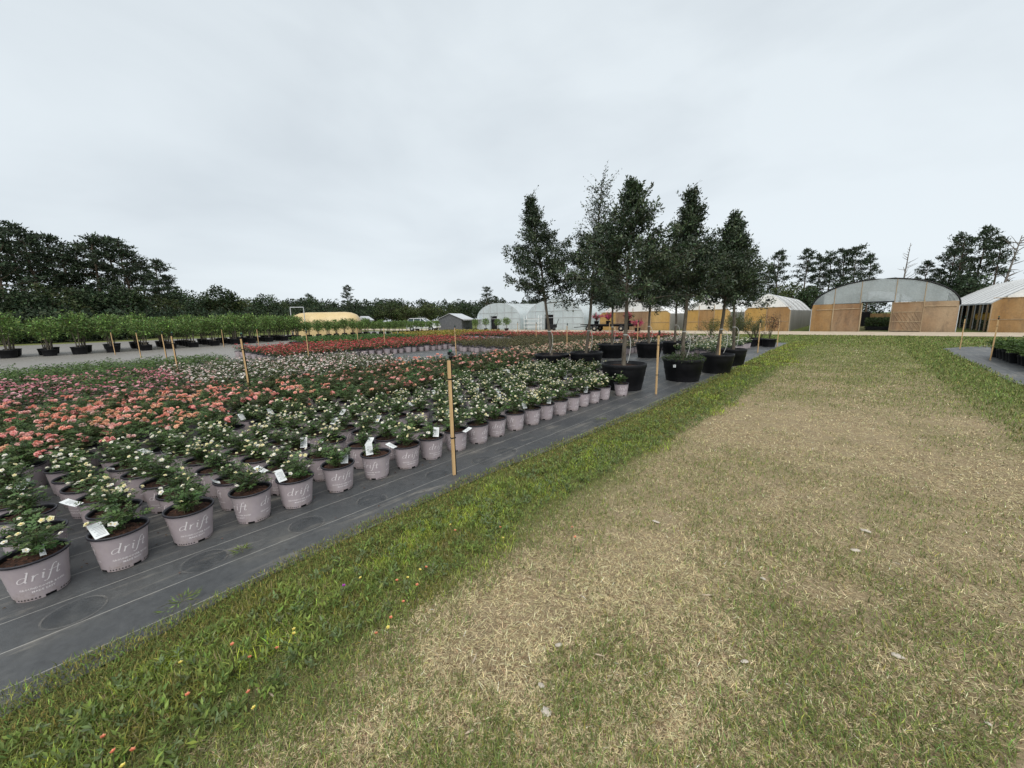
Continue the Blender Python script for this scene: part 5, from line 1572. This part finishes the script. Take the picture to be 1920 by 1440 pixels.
# far wood as one mass
low = [hardwood_geo(2200 + i, 9, 3.6, 30, 26, (.032, .048, .026), .62)[1] for i in range(3)]
g = Geo()
for i in range(96):
    px = 380 + i * 7 + random.uniform(-6, 6); Dd = random.uniform(150, 185)
    x, y, zt = polar(px, random.uniform(558, 573), Dd); g.put(low[i % 3], [(x, y, -.2, random.random() * 6.28, zt / 9.0)])
for i in range(26):
    px = 1000 + i * 26; Dd = random.uniform(85, 100); x, y, zt = polar(px, 560 - 8 * (i % 3), Dd); g.put(low[i % 3], [(x, y, -.2, random.random() * 6.28, zt / 9.0)])
link('far_wood', g.mesh('far_wood', [M['needle']]), kind='stuff', label='dark band of far woodland behind the nursery', cat='woodland')
# right wood behind the greenhouses
RP = [(1440, 84, 500, 3), (1465, 82, 472, 4), (1512, 80, 470, 3), (1535, 84, 480, 1), (1562, 80, 474, 2), (1590, 78, 468, 0), (1612, 78, 463, 4), (1638, 80, 478, 3), (1738, 68, 492, 0), (1790, 66, 458, 2), (1808, 64, 443, 5), (1845, 66, 430, 1), (1880, 64, 446, 3), (1760, 68, 505, 4), (1940, 66, 500, 0)]
RL = ['pine half hidden at the right edge of the oak crowns', 'slender pine with tiered boughs left of the pine row', 'round topped pine first in the row left of the arch', 'leaning pine in the row left of the arch', 'bushy pine in the row left of the arch', 'dense pine near the arch shoulder', 'tallest pine of the row left of the arch', 'thin topped pine just left of the arch ridge', 'low pine right of the bare tree', 'broad layered pine of the right group', 'big spreading pine of the right group', 'tallest round topped pine of the right group', 'bare sided pine at the right of its group', 'dark low pine beneath the right group', 'pine at the far right frame edge']
for i, (px, Dd, tp, v) in enumerate(RP):
    ground_tree('pine_tree', PV[v], px, Dd, tp, 13.2, RL[i], 'pines behind the greenhouses', .86)
for i, (px, Dd, tp, v) in enumerate([(1455, 78, 540, 1), (1490, 76, 528, 3), (1525, 74, 540, 0), (1555, 74, 548, 2), (1590, 76, 520, 2), (1750, 66, 540, 0), (1785, 64, 520, 2), (1815, 62, 510, 2), (1840, 64, 535, 0), (1875, 64, 530, 1), (1735, 70, 548, 2), (1420, 80, 545, 0)]):
    ground_tree('broadleaf_tree', HV[v], px, Dd, tp, 8.0, ('leafy tree behind the pointed greenhouse roof, number %s along' % ORD[i] if px < 1650 else 'leafy dark tree above the white greenhouse roof, the %s' % ORD[i]), ('leafy trees behind the pointed greenhouse' if px < 1650 else 'leafy trees behind the white roof'), 1.0)
# bare dead tree above the arch
x, y, zt = polar(1702, 456, 66); rng = np.random.default_rng(44)
g = Geo(); g.tube([(0, 0, 0), (.1, 0, zt * .5), (.25, 0, zt)], [.14, .09, .02], 6, 0)
for i in range(26):
    f = .45 + .53 * i / 26; a = rng.random() * 6.28; L = (1.05 - f) * 2.6 * rng.uniform(.6, 1.2); p0 = np.array([.25 * f, 0, zt * f]); d = np.array([math.cos(a), math.sin(a), rng.uniform(-.05, .9)])
    g.tube(bez(p0, p0 + d * L * .4, p0 + d * L * .7, p0 + d * L + np.array([0, 0, .1]), 4), [.03, .025, .018, .01], 4, 0, cap=False)
link('dead_tree', g.mesh('dead_tree', [M['deadwood']], False), None, (x, y, 0), 0, None, 'bare dead tree standing above the big arched greenhouse', 'tree')
x, y, zt = polar(1893, 443, 63)
g = Geo(); g.tube([(0, 0, 0), (.3, .1, zt * .5), (.8, .2, zt)], [.15, .1, .03], 6, 0)
for i in range(22):
    f = .45 + .55 * rng.random(); L = rng.uniform(.4, 2.0); p0 = np.array([.8 * f, .2 * f, zt * f]); d = unit(np.array([rng.uniform(-.6, 1.0), rng.uniform(-.8, .8), rng.uniform(-.3, .8)]))
    g.tube(bez(p0, p0 + d * L * .4, p0 + d * L * .7 + np.array([0, 0, .1]), p0 + d * L, 4), [.045, .035, .02, .01], 4, 0, cap=False)
link('dead_tree', g.mesh('dead_tree', [M['deadwood']], False), None, (x, y, 0), 0, None, 'half dead tree with bare boughs at the right of the right pines', 'tree')

# ------------------------------------------------------------------ grass, weeds and litter on the lane
def blades(g, x, y, z, L, w, lean, bend, col):
    n = len(x); a = rng.random(n) * 6.28
    d = np.column_stack([np.cos(a), np.sin(a)]); s = np.column_stack([-np.sin(a), np.cos(a)])
    b = np.column_stack([x, y, z])
    h1 = L * .5 * np.sin(lean); r1 = L * .5 * np.cos(lean)
    l2 = np.maximum(lean - bend, -.15); h2 = h1 + L * .5 * np.sin(l2); r2 = r1 + L * .5 * np.cos(l2)
    side = np.column_stack([s * (w / 2)[:, None], np.zeros(n)])
    mid = b + np.column_stack([d * r1[:, None], h1]); tip = b + np.column_stack([d * r2[:, None], np.maximum(h2, .003)])
    V = np.stack([b - side, b + side, mid + side * .8, mid - side * .8, tip], 1).reshape(-1, 3)
    k = np.arange(n)[:, None] * 5
    C = col.repeat(5, 0)
    Q = k + np.array([[0, 1, 2, 3]]); T = k + np.array([[3, 2, 4]])
    g.add(V, Q, 0, C); g.F.append(T + g.n - len(V)); g.Mi.append(np.zeros(len(T))); g.sm.append(np.zeros(len(T)))


def lane_points(n, p=1.6, dmin=1.0, dmax=33):
    u = rng.random(n); e = 2 - p
    d = (dmin ** e + u * (dmax ** e - dmin ** e)) ** (1 / e)
    az = np.radians(rng.uniform(-16, 112, n))
    return -np.sin(az) * d, np.cos(az) * d, d


rng = np.random.default_rng(99)
g = Geo()
x, y, d = lane_points(1000000)
ok = (x > XE - .02) & (x < XR + .05) & (y < 33.9); x, y, d = x[ok], y[ok], d[ok]
gn = greenness(x, y)
bare = vnoise(x, y, 1.6, 31) * .6 + vnoise(x, y, 5, 32) * .4
isg = rng.random(len(x)) < gn * .92
keep = isg | (rng.random(len(x)) < np.clip((bare - .2) * 3.2, .4, 1.0))
x, y, d, gn, isg = x[keep], y[keep], d[keep], gn[keep], isg[keep]
n = len(x)
L = np.where(isg, rng.uniform(.02, .05, n), rng.uniform(.014, .05, n)) * (1 + d * .02)
w = np.maximum(np.where(isg, .0034, .0026), .00072 * d) * rng.uniform(.7, 1.3, n)
lean = np.where(isg, rng.uniform(.35, 1.4, n), rng.uniform(.02, .5, n)); bend = rng.uniform(-.5, 1.1, n)
cg = colv((.16, .195, .06), n, .3, .1); cs = colv((.53, .45, .265), n, .36, .05)
dk = rng.random(n) < .22; cs[dk] = colv((.2, .14, .08), int(dk.sum()), .3, .06)
cg[rng.random(n) < .16] *= np.array([1.7, 1.45, 1.3])
blades(g, x, y, np.full(n, -.002), L, w, lean, bend, np.where(isg[:, None], cg, cs))
print('lane blades', n)
link('lane_grass', g.mesh('lane_grass', [M['blade']]), kind='stuff', label='dry straw and thin green grass of the lane', cat='grass')

# the thick weedy strip along the cloth
g = Geo()
x, y, d = lane_points(950000, 1.6, .9, 30)
wd = .64 + .55 * (vnoise(y, y * 0, .7, 51) - .5) + .35 * (vnoise(y, y * 0, 2.3, 52) - .5) + np.clip((y - 5) * .05, 0, .3)
u = (x - xe(y)) / wd; edge = -.11 * vnoise(y, x, 4, 53) - .02
ok = (x > xe(y) + edge) & (u < 1.15) & (y < 26) & (rng.random(len(x)) < np.clip(1.75 - u * 1.35, .0, 1))
x, y, d, u = x[ok], y[ok], d[ok], u[ok]; n = len(x)
mossy = (u < .42 + .5 * (vnoise(x, y, 2, 54) - .5)) & (y < 12)
hgt = .35 + .9 * vnoise(x, y, 3.2, 55)
L = np.where(mossy, rng.uniform(.012, .034, n), rng.uniform(.03, .078, n) * hgt)
w = np.maximum(np.where(mossy, .003, .0036), .0013 * d) * rng.uniform(.7, 1.3, n)
lean = rng.uniform(.45, 1.45, n); bend = rng.uniform(0, 1.0, n)
cm = colv((.17, .155, .045), n, .42, .08); cm[rng.random(n) < .3] *= np.array([.75, 1.25, .9]); cg = colv((.19, .235, .055), n, .42, .1)
pb = vnoise(x, y, 2.6, 56); cg[pb > .6] *= np.array([1.35, 1.35, .9]); cg[pb < .4] *= np.array([.95, .78, .8]); cg[rng.random(n) < .12] = (.30, .25, .13)
z = np.where(mossy, .022 + .03 * vnoise(x, y, 6, 58), .0) * rng.random(n) + .004
blades(g, x, y, z, L, w, lean, bend, np.where(mossy[:, None], cm, cg))
print('strip blades', n)
# broad leaves in rosettes
nr = 1900; ry = rng.uniform(-.9, 14, nr) ** 1.0; ry = -.9 + (ry + .9) * rng.random(nr) ** .5; rx_ = xe(ry) + rng.uniform(.22, .9, nr) + np.clip((ry - 5) * .02, 0, .2)
for i in range(nr):
    k = rng.integers(9, 18); a = rng.random(k) * 6.28; el = rng.uniform(.25, 1.1, k)
    D = np.column_stack([np.cos(a) * np.cos(el), np.sin(a) * np.cos(el), np.sin(el)])
    q = np.column_stack([rx_[i] + rng.normal(0, .012, k), ry[i] + rng.normal(0, .012, k), .01 + .05 * rng.random(k)])
    Lf = rng.uniform(.018, .04, k); cl = np.array([(.13, .18, .05), (.18, .235, .055), (.14, .18, .08)][rng.integers(3)])
    g.cards(q, D, np.tile([0, 0, 1.0], (k, 1)) + rng.normal(0, .3, (k, 3)), Lf, Lf * .32, 0, colv(cl, k, .2, .06), .15)
link('weed_strip', g.mesh('weed_strip', [M['blade']]), kind='stuff', label='thick green weeds growing along the cloth edge', cat='weeds')

# rougher grass at the right and far end
g = Geo()
x, y, d = lane_points(200000, 1.1, 6, 34)
ok = ((x > 1.5) & (x < XR + .1) & (y < 24)) | ((y > 24.4) & (y < 34)) | ((x > 2.2) & (x < 4.4) & (y > 22) & (y < 26) & (x < 2.6 + (y - 23) * .5))
x, y, d = x[ok], y[ok], d[ok]; n = len(x)
L = rng.uniform(.04, .1, n); w = np.maximum(.004, .0012 * d) * rng.uniform(.7, 1.3, n)
cg = colv((.14, .185, .048), n, .32, .1); cg[rng.random(n) < .15] = (.3, .27, .12)
blades(g, x, y, np.zeros(n), L, w, rng.uniform(.4, 1.4, n), rng.uniform(0, .9, n), cg)
link('verge_grass', g.mesh('verge_grass', [M['blade']]), kind='stuff', label='green grass along the right cloth and far lane end', cat='grass')

# wild flowers in the weeds
def wildflower(x, y, col, label, h, s=.014, name='wildflower', group='small wild flowers in the weed strip'):
    g = Geo(); g.tube([(0, 0, 0), (.01, .004, h * .6), (.006, .01, h)], [.0015, .0013, .001], 4, 1)
    p = np.array([.006, .01, h]); blossom(g, p, np.array([.3 * math.sin(x * 90), .3 * math.cos(y * 70), 1.0]), s, [(5, 1, .75), (4, .7, 1.0)], [col], 0)
    link(name, g.mesh(name, [M['petal'], M['stem']]), None, (x, y, 0), 0, None, label, 'wild flower', group)


WF = [(185, 1385), (205, 1412), (222, 1440), (240, 1410), (332, 1245), (345, 1305), (460, 1300), (470, 1330), (513, 1218), (546, 1182), (462, 1235), (430, 1210), (545, 1190), (740, 1090), (760, 1085), (752, 1130), (778, 1098), (783, 1070), (700, 1190), (723, 1178), (728, 1160), (795, 1065), (672, 1085), (935, 990), (940, 1010), (1070, 990), (1075, 1008), (842, 985), (850, 996), (640, 1100)]
for i, (px, py) in enumerate(WF):
    v = RMn @ np.array([(px - 960) / 715, -(py - 720) / 715, -1.0]); hz = .09 + .03 * (i % 3); k = (hz - H) / v[2]
    x, y = v[0] * k, v[1] * k
    if i == len(WF) - 1:
        wildflower(x, y, (.5, .12, .5), 'single purple wild flower in the weed strip', hz, .013)
    elif i % 5 in (2, 4):
        wildflower(x, y, (.85, .75, .25), 'small yellow wild flower on a thin stem in the weed strip', hz, .012)
    else:
        wildflower(x, y, (.8, .36, .22), 'small orange pink wild flower on a thin stem in the weed strip', hz, .012)

# little weeds rooted in the cloth
def weed(x, y, s, label):
    g = Geo(); k = 60; a = rng.random(k) * 6.28; r = rng.random(k) ** .7 * s
    P = np.column_stack([r * np.cos(a) * 1.6, r * np.sin(a) * .7, .01 + .02 * rng.random(k)]); D = np.column_stack([np.cos(a), np.sin(a), rng.uniform(.05, .7, k)])
    g.cards(P, D, rdir(k, 1.5), rng.uniform(.02, .05, k), .006, 0, colv((.12, .16, .045), k, .3, .1), .1)
    for j in range(5):
        aa = j * 1.3; g.tube([(0, 0, .012), (s * .8 * math.cos(aa), s * .8 * math.sin(aa), .03), (s * 1.7 * math.cos(aa), s * 1.7 * math.sin(aa), .02)], .0012, 3, 1)
    link('cloth_weed', g.mesh('cloth_weed', [M['blade'], M['stem']]), None, (x, y, .014), rng.random() * 6, None, label, 'weed')


weed(-2.66, .16, .06, 'flat straggling weed on the cloth before the second pot')
weed(-2.98, .52, .028, 'tiny weed on the cloth before the third pot')
weed(-2.62, 1.75, .055, 'grey straggling weed at the cloth edge before the sixth pot')
weed(-2.72, 5.0, .06, 'dark flat weed on the cloth beside the far front pots')
weed(-2.86, 17.75, .09, 'weed tuft at the foot of the stake before the shrubs')

g = Geo(); n = 2600
x = rng.uniform(-9, -2.7, n); y = rng.uniform(-1.5, 9, n); k = rng.random(n) < np.where(x > -3.25, .12, 1); x, y = x[k], y[k]; n = len(x)
a = rng.random(n) * 6.28
g.cards(np.column_stack([x, y, np.full(n, .017)]), np.column_stack([np.cos(a), np.sin(a), rng.normal(0, .12, n)]), np.tile([0, 0, 1.0], (n, 1)), rng.uniform(.008, .03, n), rng.uniform(.004, .014, n), 0, colv((.10, .06, .035), n, .5, .15), .2)
link('leaf_litter', g.mesh('leaf_litter', [M['blade']]), kind='stuff', label='brown leaf litter and bark crumbs on the ground cloth', cat='litter')

# stones and wood chips lying on the lane
def pebble(px, py, s, m, label, name, cat, el=1.0, rot=0.0, grp=None):
    s *= .72
    v = RMn @ np.array([(px - 960) / 715, -(py - 720) / 715, -1.0]); k = -H / v[2]
    x, y = v[0] * k, v[1] * k; g = Geo(); sg = 8
    r_ = np.random.default_rng(int(px)); V = [(0, 0, s * .45)]; F = []
    for i, (rr2, zz_) in enumerate(((.55, .4), (1.0, .12), (.95, -.15))):
        for j in range(sg):
            q = rr2 * r_.uniform(.75, 1.15); V.append((q * s * el * math.cos(j * 2 * PI / sg), q * s * math.sin(j * 2 * PI / sg) * (.75 if el < 2 else .5), zz_ * s * r_.uniform(.7, 1.2)))
    F3 = [(0, 1 + j, 1 + (j + 1) % sg) for j in range(sg)]; F4 = [(1 + i * sg + j, 1 + i * sg + (j + 1) % sg, 1 + (i + 1) * sg + (j + 1) % sg, 1 + (i + 1) * sg + j)[::-1] for i in range(2) for j in range(sg)]
    V = np.array(V); g.add(V, F3, 0); g.add(V, F4, 0)
    link(name, g.mesh(name, [M[m]], False), None, (x, y, .008), rot, None, label, cat, grp)


pebble(1024, 1338, .032, 'stone', 'largest white stone on the lane near the bottom edge', 'stone', 'stone')
pebble(1015, 1288, .02, 'stone', 'pale stone just above the largest white stone', 'stone', 'stone')
pebble(1603, 1034, .03, 'stone', 'flat white stone alone on the right part of the lane', 'stone', 'stone', 1.5, .5)
pebble(1623, 997, .028, 'stone', 'greyish flat stone beyond the flat white one', 'stone', 'stone', 1.8)
pebble(1047, 1212, .022, 'stone', 'light grey stone beside the wooden sliver', 'stone', 'stone', 1.2, 1)
pebble(1682, 1232, .026, 'stone', 'pale stone half sunk in grass at lower right', 'stone', 'stone', 1.4)
pebble(1852, 1360, .014, 'stone', 'small white stone near the lower right corner', 'stone', 'stone')
pebble(1395, 1243, .018, 'stone', 'small pale stone at the middle of the lane', 'stone', 'stone', 1.5, .8)
pebble(1230, 980, .026, 'stone', 'flat pale stone on the dry patch by the weeds', 'stone', 'stone', 1.6)
pebble(1430, 1087, .018, 'stone', 'bluish pale stone left of the flat white one', 'stone', 'stone', 1.2)
pebble(1120, 1230, .011, 'chip', 'thin grey wooden sliver lying on the straw', 'wood_chip', 'wood chip', 4.5, .4)
pebble(1327, 1118, .012, 'chip', 'slim bleached stick on the lane centre', 'wood_chip', 'wood chip', 4.5, .7)
pebble(890, 1238, .012, 'chip', 'short wood chip near the weeds', 'wood_chip', 'wood chip', 3, 2)
pebble(510, 1305, .014, 'chip', 'grey dry leaf like chip at the weed edge', 'wood_chip', 'wood chip', 2.5, .2)
pebble(880, 1375, .012, 'chip', 'wood chip low on the lane left of the white stones', 'wood_chip', 'wood chip', 2.5, 1.2)
print('objects', len(bpy.data.objects))
